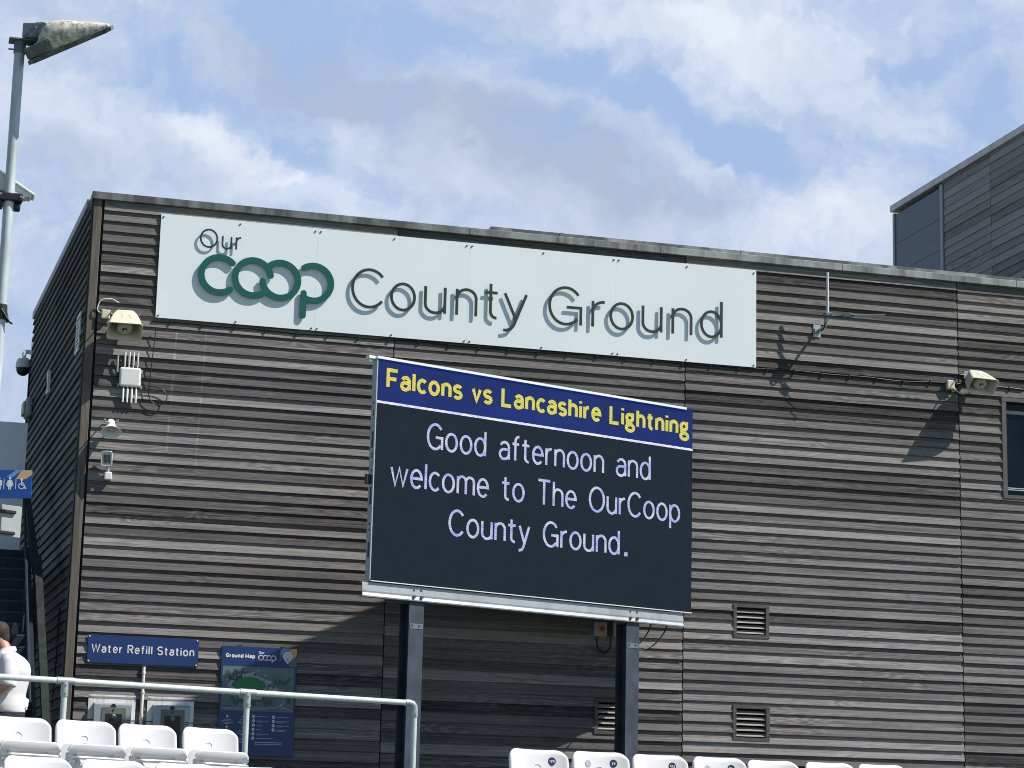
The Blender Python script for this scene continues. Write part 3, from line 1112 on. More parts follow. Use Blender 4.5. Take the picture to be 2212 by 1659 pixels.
# local x runs towards the viewer, local -y faces left
LU = 6.1
cladding('upper_cladding', M['board_upper'], up, [(2.16, 3.96), (3.966, LU)], 8.8, 11.93, tone_f=lambda i, k: max(0.2, min(0.8, random.gauss(0.5, 0.09))), z0=11.9, pitch=0.155, lip=0.026)
c = MB()
c.box(2.16, LU, 0.004, 0.4, 8.8, 11.9)
c.box(0.01, LU, 0.4, 5.0, 8.8, 11.9)
c.build('upper_core', M['core'], up)
cladding('upper_front_cladding', M['board_upper'], up, [(0.0, 5.0)], 8.8, 11.93, M4=Matrix.Translation((LU + .002, 0, 0)) @ Matrix.Rotation(R(90), 4, 'Z'), tone_f=lambda i, k: max(0.2, min(0.8, random.gauss(0.5, 0.09))), z0=11.9, pitch=0.155, lip=0.026)
c = MB()
for k in range(6):
    zt = 11.86 - k * 0.585
    c.box(0.09, 2.04, -0.012, 0.3, max(8.81, zt - 0.577), zt)
c.build('slate_panel', M['slate_panel'], up)
c = MB()
c.bbox(2.04, 2.155, -0.045, 0.3, 8.81, 11.9, 0.005, 1)
c.bbox(0.0, 0.088, -0.03, 0.3, 8.81, 11.9, 0.005, 1)
build_each(c, 'panel_trim', M['grey_trim'], up)
c = MB()
c.bbox(-0.03, LU + .10, -0.07, 5.0, 11.94, 12.07, 0.008, 1)
c.build('upper_coping', M['coping_up'], up)

# ================================================================== LONG WHITE SIGN
sg = empty('fascia_sign', 'long white sign board reading Our coop County Ground below the roof edge', 'sign', (0.84, -0.05, 7.085))
X0, X1, Z0, Z1 = 0.84, 9.972, 7.085, 8.618
SEAMS = [3.125, 5.408, 7.705]
edges = [X0] + SEAMS + [X1]
MT = Matrix.Translation((-0.84, 0.05, -7.085))
p = MB()
for a, b_ in zip(edges, edges[1:]):
    p.box(a + 0.0007, b_ - 0.0007, -0.063, -0.052, Z0, Z1)
p.build('panel', M['sign_white'], sg, M=MT)
p = MB()
for a in SEAMS:
    p.box(a - 0.008, a + 0.008, -0.0515, -0.045, Z0 + .01, Z1 - .01)
for zz in (Z0 + 0.15, 7.85, Z1 - 0.15):
    p.box(X0 + 0.05, X1 - 0.05, -0.050, -0.034, zz - 0.03, zz + 0.03)
build_each(p, 'backing_batten', M['seam'], sg, M=MT)
p = MB()
for zz in (Z0 + 0.03, Z1 - 0.05):
    xs_ = [0.875, 9.93]
    for a in SEAMS:
        xs_ += [a - 0.04, a + 0.04]
    for a, b_ in zip(edges, edges[1:]):
        xs_.append((a + b_) / 2)
    for xx in xs_:
        p.disc((xx, -0.063, zz), 0.013, (0, -1, 0), 0.010, 10)
build_each(p, 'screw', M['screw'], sg, M=MT)
YL0, YL1 = -0.101, -0.092
lg = MB()
coop_logo(lg, 1.713, 7.780, 0.260, 0.090, (0.487, 0.883, 1.369), -0.106, -0.088)
lg.build('logo_lettering', M['logo'], sg, M=MT)


def placed_word(items, cap, base, w, mat, name):
    mb, st = MB(), []
    for ch, xa, xb in items:
        gw = GL[ch][0]
        put_letter(mb, ch, xa, base, cap, (xb - xa - w) / gw, w, YL0, YL1, st)
    for (px_, pz_) in st:
        mb.tube([(px_, YL1, pz_), (px_, -0.064, pz_)], 0.005, 6)
    return mb.build(name, mat, sg, M=MT)


placed_word([('O', 1.404, 1.668), ('u', 1.720, 1.872), ('r', 1.920, 2.009)], 0.285, 8.163, 0.026, M['navy_letter'], 'lettering')
placed_word([('C', 3.639, 4.150), ('o', 4.223, 4.613), ('u', 4.733, 5.073), ('n', 5.212, 5.547), ('t', 5.66, 5.879), ('y', 5.945, 6.320)], 0.605, 7.474, 0.043, M['dark_letter'], 'lettering')
placed_word([('G', 6.637, 7.170), ('r', 7.315, 7.537), ('o', 7.598, 7.987), ('u', 8.108, 8.443), ('n', 8.586, 8.923), ('d', 9.046, 9.412)], 0.605, 7.474, 0.043, M['dark_letter'], 'lettering')

# ================================================================== LED SCREEN ON TWO STEEL POSTS
SW_, SH = 5.501, 3.021
ZB = 3.242
scr = empty('led_screen', 'large dark LED screen on two steel posts showing the Good afternoon welcome message', 'screen', (3.604, -2.395, 0), R(19.8))
c = MB()
c.box(0.05, SW_ - 0.05, 0.015, 0.12, ZB + 0.03, ZB + SH - 0.03)
c.build('cabinet', M['cabinet'], scr)
c = MB()
c.box(0.006, SW_, 0.0, 0.014, ZB, 5.645)
c.build('screen_face', M['led_black'], scr)
c = MB()
c.box(0.006, SW_, 0.0, 0.014, 5.6465, ZB + SH)
c.build('header_band', M['led_blue'], scr)
c = MB()
c.box(0.006, SW_, -0.004, -0.001, 5.632, 5.664)
c.build('divider_line', M['led_line'], scr)
c = MB()
text_line(c, 'Falcons vs Lancashire Lightning', 0.142, 5.430, 5.842, 0.285, 0.050, -0.006, -0.002, gap=0.09, space=0.56)
c.build('lettering', M['led_yellow'], scr)
c = MB()
text_line(c, 'Good afternoon and', 0.817, 4.712, 5.094, 0.375, 0.036, -0.006, -0.002, gap=0.09, space=0.62)
c.build('lettering', M['led_white'], scr)
c = MB()
text_line(c, 'welcome to The OurCoop', 0.252, 5.272, 4.528, 0.375, 0.036, -0.006, -0.002, gap=0.09, space=0.62)
c.build('lettering', M['led_white'], scr)
c = MB()
text_line(c, 'County Ground', 1.211, 4.16, 3.950, 0.372, 0.036, -0.006, -0.002, gap=0.09, space=0.62)
c.box(4.245, 4.303, -0.006, -0.002, 3.952, 4.012)
c.build('lettering', M['led_white'], scr)
# left edge profile with slots and latches
c = MB()
c.box(-0.012, 0.004, -0.002, 0.115, ZB + 0.01, ZB + SH - 0.03)
c.build('side_trim', M['galv'], scr)
c = MB()
for zz, hh in ((5.02, 0.22), (4.25, 0.24), (3.55, 0.20)):
    c.bbox(-0.016, -0.011, 0.030, 0.070, zz, zz + hh, 0.002, 1)
for zz in (5.62, 5.50, 5.46, 4.92, 4.88, 4.70, 3.98, 3.90, 4.6):
    c.box(-0.015, -0.011, 0.040, 0.062, zz, zz + 0.03)
build_each(c, 'slot', M['black_plastic'], scr)
c = MB()
c.bbox(-0.085, -0.012, 0.05, 0.10, 4.53, 4.66, 0.006, 1)
c.build('latch', M['black_plastic'], scr)
c = MB()
c.box(-0.012, SW_ - 0.13, -0.02, 0.12, ZB + SH - 0.028, ZB + SH + 0.006)
c.box(-0.12, 0.02, 0.03, 0.12, ZB + SH - 0.03, ZB + SH + 0.010)
c.box(-0.10, -0.075, 0.05, 0.10, ZB + SH - 0.07, ZB + SH - 0.031)
c.build('top_trim', M['white_trim'], scr)
c = MB()
c.box(0.0, SW_, -0.018, 0.02, ZB - 0.014, ZB - 0.003)
c.build('bottom_trim', M['white_trim'], scr)
c = MB()
c.prism_x([(0.015, 3.02), (0.0, 3.02), (-0.004, 3.035), (0.012, 3.09), (0.026, 3.205), (0.10, 3.205), (0.10, 3.215), (0.016, 3.215), (0.005, 3.10)], -0.11, 5.36)
c.prism_x([(0.0155, 3.02), (0.10, 3.02), (0.10, 3.03), (0.0155, 3.03)], -0.11, 5.36)
c.build('beam', M['channel'], scr)
for xp in (0.652, 4.335):
    c = MB()
    w_ = 0.232
    c.box(xp, xp + w_, 0.035, 0.052, 0.0, 3.017)          # front flange
    c.box(xp, xp + w_, 0.262, 0.279, 0.0, 3.017)          # rear flange
    c.box(xp + w_ / 2 - 0.012, xp + w_ / 2 + 0.012, 0.0525, 0.2615, 0.0, 3.017)
    c.box(xp + 0.004, xp + w_ / 2 - 0.0125, 0.0525, 0.2615, 2.99, 3.016)
    c.bbox(xp - 0.09, xp + w_ + 0.09, -0.06, 0.37, 0.001, 0.025, 0.004, 1)
    post = c.build('post', M['galv_dark'], scr)
    c = MB()
    for dx in (0.045, 0.165):
        c.disc((xp + dx, 0.035, 2.70), 0.014, (0, -1, 0), 0.012, 8)
        c.disc((xp + dx, 0.004, 3.075), 0.022, (0, -1, 0), 0.022, 8)
        c.disc((xp + dx, 0.026, 3.165), 0.018, (0, -1, 0), 0.018, 8)
    build_each(c, 'bolt', M['screw'], post)
    c = MB()
    c.box(xp + 0.012, xp + w_ - 0.012, 0.030, 0.0345, 2.655, 2.725)
    c.build('splice_plate', M['bracket'], post)

# ================================================================== LOUDSPEAKERS AND WALL KIT
def rrect(w, h, r, n=5):
    pts = []
    for cx_, cz_, a0 in ((w - r, h - r, 0), (-w + r, h - r, 90), (-w + r, -h + r, 180), (w - r, -h + r, 270)):
        for k in range(n + 1):
            a = R(a0 + 90 * k / n)
            pts.append((cx_ + r * math.cos(a), cz_ + r * math.sin(a)))
    return pts


def horn(name, label, loc, yaw, pitch, mat, W_=0.245, H_=0.135, depth=0.34, bracket_side=-1, group='rectangular horn loudspeakers'):
    """rectangular horn; local -y is the mouth; loc is the wall point behind it"""
    root = empty(name, label, 'loudspeaker', loc, 0, group)
    off = 0.15
    MM = Matrix.Translation((0, -off, 0)) @ Matrix.Rotation(yaw, 4, 'Z') @ Matrix.Rotation(pitch, 4, 'X')
    b = MB()
    rings = []
    for k, (d, ww, hh, rr) in enumerate(((0.0, .10, .075, .03), (-.02, .125, .10, .03), (-.10, .165, .112, .03), (-.22, .205, .122, .035), (-depth + .03, W_ - .014, H_ - .008, .04), (-depth, W_, H_, .045), (-depth - .006, W_, H_, .045), (-depth - .006, W_ - .012, H_ - .012, .04))):
        rings.append([(x, d, z) for x, z in rrect(ww, hh, rr)])
    for (d, ww, hh, rr) in ((-depth + .03, W_ - .024, H_ - .02, .036), (-.20, .185, .105, .03), (-.07, .13, .09, .03)):
        rings.append([(x, d, z) for x, z in rrect(ww, hh, rr)])
    b.loft(rings, True, True)
    # raised ribs on the shell
    b.tube([(-.09, -.03, .094), (-.05, -.16, .115), (-.02, -.30, .126)], .007, 6)
    b.tube([(.03, -.03, .094), (.05, -.16, .115), (.11, -.30, .126)], .007, 6)
    b.build('horn_body', mat, root, MM)
    b = MB()
    b.tube([(0, -.075, -.005), (0, -depth + .075, -.005)], [.112, .108], 24)
    b.tube([(0, -depth + .075, -.005), (0, -depth + .05, -.005)], [.108, .080], 24)
    b.build('horn_core', M['horn_inner'], root, MM)
    b = MB()
    b.box(-.032, .030, -depth + .043, -depth + .0495, -.028, .016)
    b.build('driver_slot', M['dark_hole'], root, MM)
    b = MB()
    b.tube([(.004, -depth + .043, -.016), (.004, -depth + .028, -.016)], [.016, .012], 12)
    b.build('driver_tip', M['white_plastic'], root, MM)
    # U bracket to the wall
    b = MB()
    ux = 0.20
    b.tube([(-ux, -off - .10, .0), (-ux, -.05, .03), (-ux + .03, -.012, .03), (ux - .03, -.012, .03), (ux, -.05, .03), (ux, -off - .10, 0)], .010, 8)
    b.box(-.09, .09, -.02, -.004, -.04, .09)
    b.box(-.02, .02, -off - .02, -.015, .0, .06)
    b.build('bracket', M['grey_plastic'], root)
    return root


horn('horn_loudspeaker', 'big cream rectangular horn loudspeaker on the boards at the left end below the white sign', (0.400, -0.03, 7.055), R(-3), R(49), M['cream'], H_=0.150, depth=0.39)
horn('horn_loudspeaker', 'greyish rectangular horn loudspeaker on the boards at right above the window corner', (13.56, -0.03, 7.225), R(6), R(40), M['cream_grey'], bracket_side=1)


def jbox(label, x, z, w, h, d, mat, path):
    root = empty('junction_box', label, 'junction box', (x, -0.03, z))
    b = MB()
    b.bbox(-w / 2, w / 2, -d, 0.0, -h / 2, h / 2, 0.012, 2)
    b.build('box_body', mat, root)
    b = MB()
    b.tube(path, 0.009, 8)
    b.build('lead', M['white_cable'], root)
    return root


def bez(pts, n=14):
    """smooth path through points (Catmull-Rom)"""
    P = [Vector(p) for p in pts]
    P = [P[0] * 2 - P[1]] + P + [P[-1] * 2 - P[-2]]
    out = []
    for i in range(1, len(P) - 2):
        for k in range(n):
            t_ = k / n
            a, b_, c_, d_ = P[i - 1], P[i], P[i + 1], P[i + 2]
            out.append(0.5 * ((2 * b_) + (-a + c_) * t_ + (2 * a - 5 * b_ + 4 * c_ - d_) * t_ ** 2 + (-a + 3 * b_ - 3 * c_ + d_) * t_ ** 3))
    out.append(P[-2])
    return out


jbox('small cream junction box with a white looped lead beside the left horn loudspeaker', 0.14, 7.065, 0.12, 0.13, 0.075, M['cream'],
     bez([(-.05, -.04, 0.0), (-.12, -.05, .06), (-.08, -.06, .19), (.06, -.08, .22), (.17, -.10, .17)]))
jbox('small cream junction box joining the cable run to the right horn loudspeaker', 13.215, 7.062, 0.125, 0.14, 0.08, M['cream'],
     bez([(.05, -.04, -.02), (.12, -.06, -.10), (.22, -.08, -.13), (.30, -.12, -.06), (.27, -.16, .04)]))

# wireless access point with nine stick aerials
ap = empty('wireless_access_point', 'white outdoor wireless unit with rows of stick aerials above and below it', 'wireless unit', (0.533, -0.03, 6.187))
b = MB()
b.bbox(-.152, .152, -.075, -.015, -.140, .140, .034, 4)
b.build('housing', M['white_plastic'], ap)
b = MB()
b.box(-.172, -.150, -.02, -.002, -.145, -.09)
b.box(.150, .176, -.02, -.002, -.145, -.10)
b.box(.150, .176, -.02, -.002, .07, .12)
b.box(-.06, .06, -.02, 0.0, -.06, .06)
build_each(b, 'mounting_bracket', M['grey_plastic'], ap)
for k in range(4):
    xx = -.085 + k * .060
    for (za, zb) in ((.138, .362), (-.138, -.362)):
        b = MB()
        s_g = 1 if za > 0 else -1
        b.tube([(xx, -.045, za), (xx, -.045, za + s_g * .03)], .009, 8)
        b.tube([(xx, -.045, za + s_g * .03), (xx, -.045, za + s_g * .04), (xx, -.045, zb)], [.009, .0155, .0135], 10)
        b.build('aerial', M['white_plastic'], ap)
b = MB()
b.tube([(-.185, -.045, .06), (-.185, -.045, .09), (-.185, -.045, .30)], [.008, .015, .014], 10)
b.tube([(-.15, -.045, .07), (-.185, -.045, .07)], .008, 8)
b.build('aerial', M['grey_plastic'], ap)
b = MB()
b.tube(bez([(.155, -.045, -.10), (.30, -.05, -.11), (.44, -.05, -.13), (.53, -.05, -.22), (.50, -.05, -.33), (.40, -.05, -.37), (.30, -.05, -.30), (.27, -.05, -.15), (.30, -.045, .35), (.32, -.045, .72)]), .007, 8)
b.build('network_lead', M['cable'], ap)

# round horn
hr = empty('round_horn_loudspeaker', 'small pale flared horn loudspeaker below the wireless unit', 'loudspeaker', (0.295, -0.03, 5.50))
MM = Matrix.Translation((0, -.10, .03)) @ Matrix.Rotation(R(0), 4, 'Z') @ Matrix.Rotation(R(46), 4, 'X')
b = MB()
prof = [(-.02, .055, .055), (-.05, .058, .058), (-.055, .066, .062), (-.11, .066, .062), (-.115, .055, .05), (-.16, .075, .06), (-.21, .115, .082), (-.25, .142, .100), (-.256, .145, .103), (-.252, .134, .093), (-.21, .105, .072), (-.15, .06, .05)]
b.loft([[(rx * math.cos(2 * math.pi * k / 32), d, rz_ * math.sin(2 * math.pi * k / 32)) for k in range(32)] for d, rx, rz_ in prof])
b.build('horn_body', M['white_plastic'], hr, MM)
b = MB()
b.tube([(0, -.15, 0), (0, -.205, 0), (0, -.212, 0)], [.028, .026, .012], 14)
b.build('horn_core', M['cream'], hr, MM)
b = MB()
b.tube([(-.08, -.19, .03), (-.08, -.02, .03), (.08, -.02, .03), (.08, -.19, .03)], .010, 8)
b.disc((-.088, -.19, .03), .014, (-1, 0, 0), .012, 8)
b.disc((.088, -.19, .03), .014, (1, 0, 0), .012, 8)
b.build('bracket', M['grey_plastic'], hr)

# motion sensor / small solar lamp
ms = empty('sensor_light', 'small white hooded sensor light on a swivel arm below the round horn', 'sensor', (0.300, -0.03, 4.76))
MM = Matrix.Translation((-.02, -.12, .235)) @ Matrix.Rotation(R(-14), 4, 'Z') @ Matrix.Rotation(R(10), 4, 'X')
b = MB()
rg = [[(x, d, z) for x, z in rrect(w_, h_, .025)] for d, w_, h_ in ((0.06, .060, .085), (-.03, .072, .10), (-.075, .078, .108), (-.075, .064, .094), (-.045, .060, .088))]
b.loft(rg)
b.build('hood', M['white_plastic'], ms, MM)
b = MB()
b.box(-.045, .045, -.056, -.046, -.065, .060)
b.build('lens', M['grey_plastic'], ms, MM)
b = MB()
for k in range(5):
    b.box(-.036 + k * .018, -.030 + k * .018, -.060, -.0565, -.055, .050)
b.build('lens_ribs', M['black_plastic'], ms, MM)
b = MB()
b.bbox(-.045, .06, -.08, 0.0, -.055, .060, .018, 3)
b.tube([(.0, -.05, .055), (-.005, -.09, .14)], .022, 10)
b.build('swivel_base', M['white_plastic'], ms)

# black cable clipped along the boards
cab = empty('wall_cable', 'black cable clipped along the boards under the white sign to the right speaker', 'cable', (0.80, -0.04, 7.05))
pts = []
for k in range(0, 140):
    xx = k * 0.0985
    zz = 0.008 * math.sin(xx * 2.1) + 0.006 * math.sin(xx * 5.3) + (-0.02 + 0.005 * xx)
    if 11.9 < xx + .8 < 13.2:
        zz += -0.012 * math.sin((xx + .8 - 11.9) / 1.3 * math.pi)
    pts.append((xx, 0, zz))
b = MB()
b.tube(pts, .0125, 8)
b.build('cable_run', M['cable'], cab)
b = MB()
for k in range(30):
    xx = 0.25 + k * 0.455
    zz = 0.008 * math.sin(xx * 2.1) + 0.006 * math.sin(xx * 5.3) + (-0.02 + 0.005 * xx)
    b.box(xx - .008, xx + .008, -.017, .03, zz - .045, zz + .020)
build_each(b, 'cable_clip', M['cable'], cab)

# aerial on a cranked mast
an = empty('aerial_mast', 'grey cranked aerial mast standing off the boards right of the white sign', 'aerial', (10.986, -0.03, 7.75))
b = MB()
b.tube(bez([(0, .0, 0), (.005, -.14, .0), (.03, -.28, .03), (.04, -.325, .12), (.04, -.33, .22)], 8) + [Vector((.04, -.33, .86))], .021, 12)
b.build('mast', M['mast'], an)
b = MB()
b.box(-.06, .06, -.012, 0.0, -.10, .10)
b.box(-.05, .05, -.05, -.012, -.03, .03)
b.build('wall_plate', M['galv'], an)
b = MB()
b.bbox(-.02, .10, -.375, -.285, .14, .22, .008, 1)
b.disc((.0, -.375, .20), .012, (0, -1, 0), .02, 8)
b.disc((.085, -.375, .20), .012, (0, -1, 0), .02, 8)
b.build('clamp', M['bracket'], an)
MA = Matrix.Translation((.07, -.36, 0)) @ Matrix.Rotation(R(-18.5), 4, 'Z')
b = MB()
b.tube([(0, 0, .165), (.22, 0, .175)], .010, 8)
b.bbox(.19, .32, -.025, .025, .145, .215, .01, 2)
b.tube([(.32, 0, .18), (.36, 0, .18)], .028, 10)
b.build('aerial_feed', M['bracket'], an, MA)
b = MB()
b.tube([(.36, 0, .19), (.84, 0, .195)], .007, 8)
for k in range(11):
    xx = .39 + k * .042
    b.tube([(xx, 0, .195), (xx, 0, .160)], .003, 5)
b.build('aerial_boom', M['grey_trim'], an, MA)
b = MB()
b.tube(bez([(.28, -.37, .17), (.12, -.385, .165), (-.01, -.38, .15), (-.02, -.36, .02), (-.005, -.25, -.03), (.0, -.05, -.02)], 8), .011, 8)
b.build('lead', M['cable'], an)

# isolator under the screen
iso = empty('isolator_switch', 'grey isolator box with a red rotary knob on the boards under the screen', 'switch', (7.540, -0.03, 2.975))
b = MB()
b.bbox(-.092, .092, -.085, 0, -.105, .105, .008, 2)
b.build('switch_box', M['grey_plastic'], iso)
b = MB()
b.box(-.042, .062, -.088, -.0852, -.042, .050)
b.build('knob_plate', M['yellow'], iso)
b = MB()
b.tube([(.015, -.088, .003), (.015, -.108, .003), (.015, -.112, .003)], [.037, .035, .030], 18)
b.bbox(-.020 + .015, .020 + .015, -.128, -.1125, -.030, .036, .004, 1)
b.build('knob', M['red'], iso)
b = MB()
b.tube(bez([(-.05, -.045, -.10), (-.045, -.05, -.22), (.0, -.055, -.31), (.07, -.055, -.34), (.13, -.055, -.29), (.16, -.05, -.18), (.165, -.045, .12)]), .016, 8)
b.build('conduit', M['cable'], iso)
cbx = empty('connection_box', 'narrow grey box beside the isolator half hidden by the right screen post', 'junction box', (7.800, -0.03, 2.98))
b = MB()
b.bbox(-.065, .065, -.06, 0, -.108, .108, .006, 1)
b.build('box_body', M['grey_plastic'], cbx)
b = MB()
b.tube(bez([(.05, -.03, -.10), (.055, -.03, -.30), (.10, -.03, -.5)]), .010, 8)
b.build('lead', M['cable'], cbx)
# loose cables from the screen down behind the right post
for lab, pp in (('longer black cable loop hanging from the screen beam right of the post', [(5.10, .06, 3.03), (5.06, .08, 2.92), (4.90, .10, 2.74), (4.72, .12, 2.66), (4.50, .16, 2.66)]),
                ('shorter black cable hanging steeply beside the right screen post', [(4.82, .08, 3.03), (4.78, .09, 2.92), (4.66, .11, 2.76), (4.52, .14, 2.68)])):
    b = MB()
    b.tube(bez(pp), .011, 8)
    o = b.build('hanging_cable', M['cable'], None, Matrix.Translation((3.604, -2.395, 0)) @ Matrix.Rotation(R(19.8), 4, 'Z'))
    tag(o, lab, 'cable', 'cables hanging from the screen')

# ================================================================== WATER REFILL SIGN, FOUNTAINS, PIPE
rs = empty('refill_sign', 'navy blue sign reading Water Refill Station at the left end of the wall', 'sign', (0.175, -0.045, 2.175))
b = MB()
b.bbox(0, 1.522, -.012, 0, 0, .382, .002, 1)
b.build('panel', M['sign_blue'], rs)
b = MB()
text_line(b, 'Water Refill Station', .052, 1.464, .138, .122, .0175, -.0150, -.0125, gap=0.16, space=0.62)
b.build('lettering', M['white_vinyl'], rs)
b = MB()
for xx in (.022, 1.500):
    for zz in (.022, .360):
        b.disc((xx, -.012, zz), .011, (0, -1, 0), .008, 10)
build_each(b, 'screw', M['white_trim'], rs)


def fountain(label, x):
    root = empty('bottle_filler', label, 'water fountain', (x, -0.03, 0.80), 0, 'bottle fillers under the refill sign')
    b = MB()
    b.box(0, .642, -.012, 0, 0, .945)
    b.build('back_plate', M['steel_sheet'], root)
    b = MB()
    # hooded housing: slopes out from the wall, then drops vertically
    b.prism_x([(-.013, .838), (-.085, .826), (-.105, .806), (-.105, .02), (-.013, .02)], .078, .582)
    b.build('housing', M['steel_front'], root)
    b = MB()
    b.box(.182, .505, -.113, -.106, .10, .770)
    b.build('alcove', M['alcove'], root)
    b = MB()
    b.prism([(.232, .10), (.455, .10), (.455, .685), (.232, .685)], -.1165, -.1135)
    b.build('alcove_recess', M['dark_hole'], root)
    b = MB()
    b.tube([(.335, -.1055, .788), (.335, -.111, .788)], .034, 18)
    b.build('maker_badge', M['black_plastic'], root)
    b = MB()
    b.disc((.337, -.1135, .735), .014, (0, -1, 0), .006, 12)
    b.build('sensor_eye', M['black_plastic'], root)
    b = MB()
    b.tube([(.343, -.117, .655), (.343, -.134, .640)], .030, 14)
    b.build('spout', M['steel_front'], root)
    b = MB()
    b.box(.513, .563, -.111, -.1055, .600, .612)
    b.box(.513, .563, -.111, -.1055, .570, .582)
    b.box(.522, .556, -.111, -.1055, .430, .530)
    build_each(b, 'indicator', M['black_plastic'], root)
    b = MB()
    for xx in (.02, .622):
        b.disc((xx, -.012, .92), .009, (0, -1, 0), .005, 8)
    build_each(b, 'screw', M['screw'], root)


fountain('stainless steel bottle filler below the left half of the water refill sign', 0.232)
fountain('stainless steel bottle filler right of the white pipe and left of the ground map', 1.034)
b = MB()
b.tube([(0.957, -.06, 1.20), (0.957, -.06, 2.11), (0.957, -.06, 2.145)], [.022, .022, .024], 12)
for zz in (1.42, 1.78, 2.05):
    b.tube([(0.957, -.06, zz), (0.957, -.06, zz + .03)], .029, 12)
b.box(.945, .969, -.05, -.02, 1.45, 1.48)
b.box(.945, .969, -.05, -.02, 1.90, 1.93)
o = b.build('water_pipe', M['white_cable'])
tag(o, 'thin white upright water pipe on the boards between the two bottle fillers', 'pipe')

# ================================================================== GROUND MAP BOARD
gm = empty('map_board', 'tall navy ground map board with a green oval pitch plan right of the fountains', 'sign', (2.02, -0.045, 0.985))
MT2 = Matrix.Translation((-2.02, 0, -0.985))
b = MB()
b.bbox(2.02, 3.085, -.014, 0, .985, 2.488, .002, 1)
b.build('panel', M['sign_blue'], gm, M=MT2)
F0 = -.0145


def flat(polys, mat, name, lev):
    mb = MB()
    for i, pl in enumerate(polys):
        e = lev * .0010 + (i % 5) * .0001
        mb.prism(pl, F0 - e - .0008, F0 - e + .0004)
    return mb.build(name, mat, gm, M=MT2)


b = MB()
text_line(b, 'Ground Map', 2.079, 2.489, 2.327, .062, .0150, F0 - .0022, F0 - .0005, gap=0.12, space=0.50)
text_line(b, 'Our', 2.540, 2.620, 2.393, .042, .007, F0 - .0022, F0 - .0005, gap=0.22)
b.build('lettering', M['white_vinyl'], gm, M=MT2)
b = MB()
coop_logo(b, 2.573, 2.342, .033, .0135, (.064, .114, .178), F0 - .0024, F0 - .0004)
b.build('logo_lettering', M['white_vinyl'], gm, M=MT2)
flat([[(2.846, 2.31), (2.849, 2.31), (2.849, 2.435), (2.846, 2.435)]], M['pale_vinyl'], 'divider_line', 1)
flat([[(2.88, 2.485), (3.0, 2.485), (2.885, 2.335), (2.845, 2.445)]], M['sky_vinyl'], 'corner_flash', 1)
flat([[(3.0, 2.485), (3.082, 2.485), (3.082, 2.40), (2.985, 2.30), (2.93, 2.41)]], M['gold_vinyl'], 'corner_flash', 1)
flat([[(3.082, 2.399), (3.082, 2.235), (2.985, 2.235), (2.95, 2.27), (2.985, 2.299)]], M['mauve_vinyl'], 'corner_flash', 1)
sh = arc(2.950, 2.378, .066, .062, -20, 200, 20) + [(2.905, 2.325), (2.950, 2.268), (2.995, 2.325)]
flat([sh], M['white_vinyl'], 'club_badge', 3)
flat([[(2.902, 2.362), (2.998, 2.362), (2.998, 2.370), (2.902, 2.370)], [(2.915, 2.404), (2.985, 2.404), (2.985, 2.411), (2.915, 2.411)], arc(2.950, 2.330, .020, .024, 0, 360, 14)[:-1]], M['pale_vinyl'], 'badge_mark', 5)
flat([[(2.048, 1.597), (3.055, 1.597), (3.055, 2.210), (2.048, 2.210)]], M['map_ground'], 'map_picture', 1)


def oval(cx, cz, rx, rz_, n=28, wob=0.0):
    return [(cx + rx * (1 + wob * math.sin(5 * a + cx * 9)) * math.cos(a), cz + rz_ * (1 + wob * math.cos(4 * a + cz * 9)) * math.sin(a)) for a in [2 * math.pi * k / n for k in range(n)]]


flat([oval(2.43, 1.955, .275, .140, 30, .03)], M['map_stand'], 'map_stand_ring', 2)
flat([oval(2.43, 1.958, .232, .112, 30, .02)], M['map_green'], 'map_pitch', 3)
tr = []
for k in range(13):
    tr.append(oval(2.09 + k * .023 + random.uniform(-.008, .008), 2.07 + .05 * math.sin(k * 1.3) + k * .004, .024 + .01 * random.random(), .030, 10, .1))
for k in range(20):
    tr.append(oval(2.20 + k * .028, 1.765 - .03 * math.sin(k * .8) - .02 * (k % 3), .026, .030 + .012 * (k % 2), 10, .12))
for k in range(7):
    tr.append(oval(2.80 + k * .03 + random.uniform(-.01, .01), 2.02 + random.uniform(-.04, .03), .020, .034, 10, .1))
tr.append(oval(2.99, 1.76, .03, .05, 10, .1))
flat(tr, M['map_tree'], 'map_trees', 4)
flat([[(2.36, 2.11), (2.50, 2.14), (2.52, 2.10), (2.40, 2.075)], [(2.55, 2.06), (2.74, 2.02), (2.75, 1.99), (2.57, 2.03)], [(2.13, 1.97), (2.19, 2.02), (2.20, 1.93), (2.12, 1.91)],
      [(2.42, 1.80), (2.62, 1.81), (2.60, 1.76), (2.46, 1.76)], [(2.29, 1.80), (2.40, 1.79), (2.39, 1.76), (2.29, 1.77)], [(2.66, 1.93), (2.80, 1.95), (2.86, 1.87), (2.70, 1.86)]], M['map_stand'], 'map_buildings', 6)
flat([[(2.20, 2.02), (2.27, 2.06), (2.28, 2.04), (2.22, 2.00)], [(2.18, 1.93), (2.20, 1.99), (2.215, 1.98), (2.195, 1.93)], oval(2.70, 1.96, .016, .02, 10), oval(2.69, 1.92, .016, .018, 10), oval(2.77, 1.935, .016, .018, 8), oval(2.50, 2.105, .016, .018, 8), oval(2.56, 1.885, .014, .018, 8)], M['map_dark'], 'map_icons', 8)
flat([[(2.048, 1.640), (2.5, 1.632), (2.8, 1.665), (2.90, 1.72), (2.92, 1.80), (2.935, 1.80), (2.925, 1.70), (2.82, 1.645), (2.5, 1.612), (2.048, 1.620)], [(2.91, 1.68), (3.05, 1.62), (3.05, 1.605), (2.90, 1.66)]], M['map_path'], 'map_paths', 6)
flat([[(2.83, 1.905), (2.92, 1.907), (2.92, 1.922), (2.83, 1.920)], [(2.33, 1.675), (2.41, 1.677), (2.41, 1.690), (2.33, 1.688)]], M['map_orange'], 'map_markers', 8)
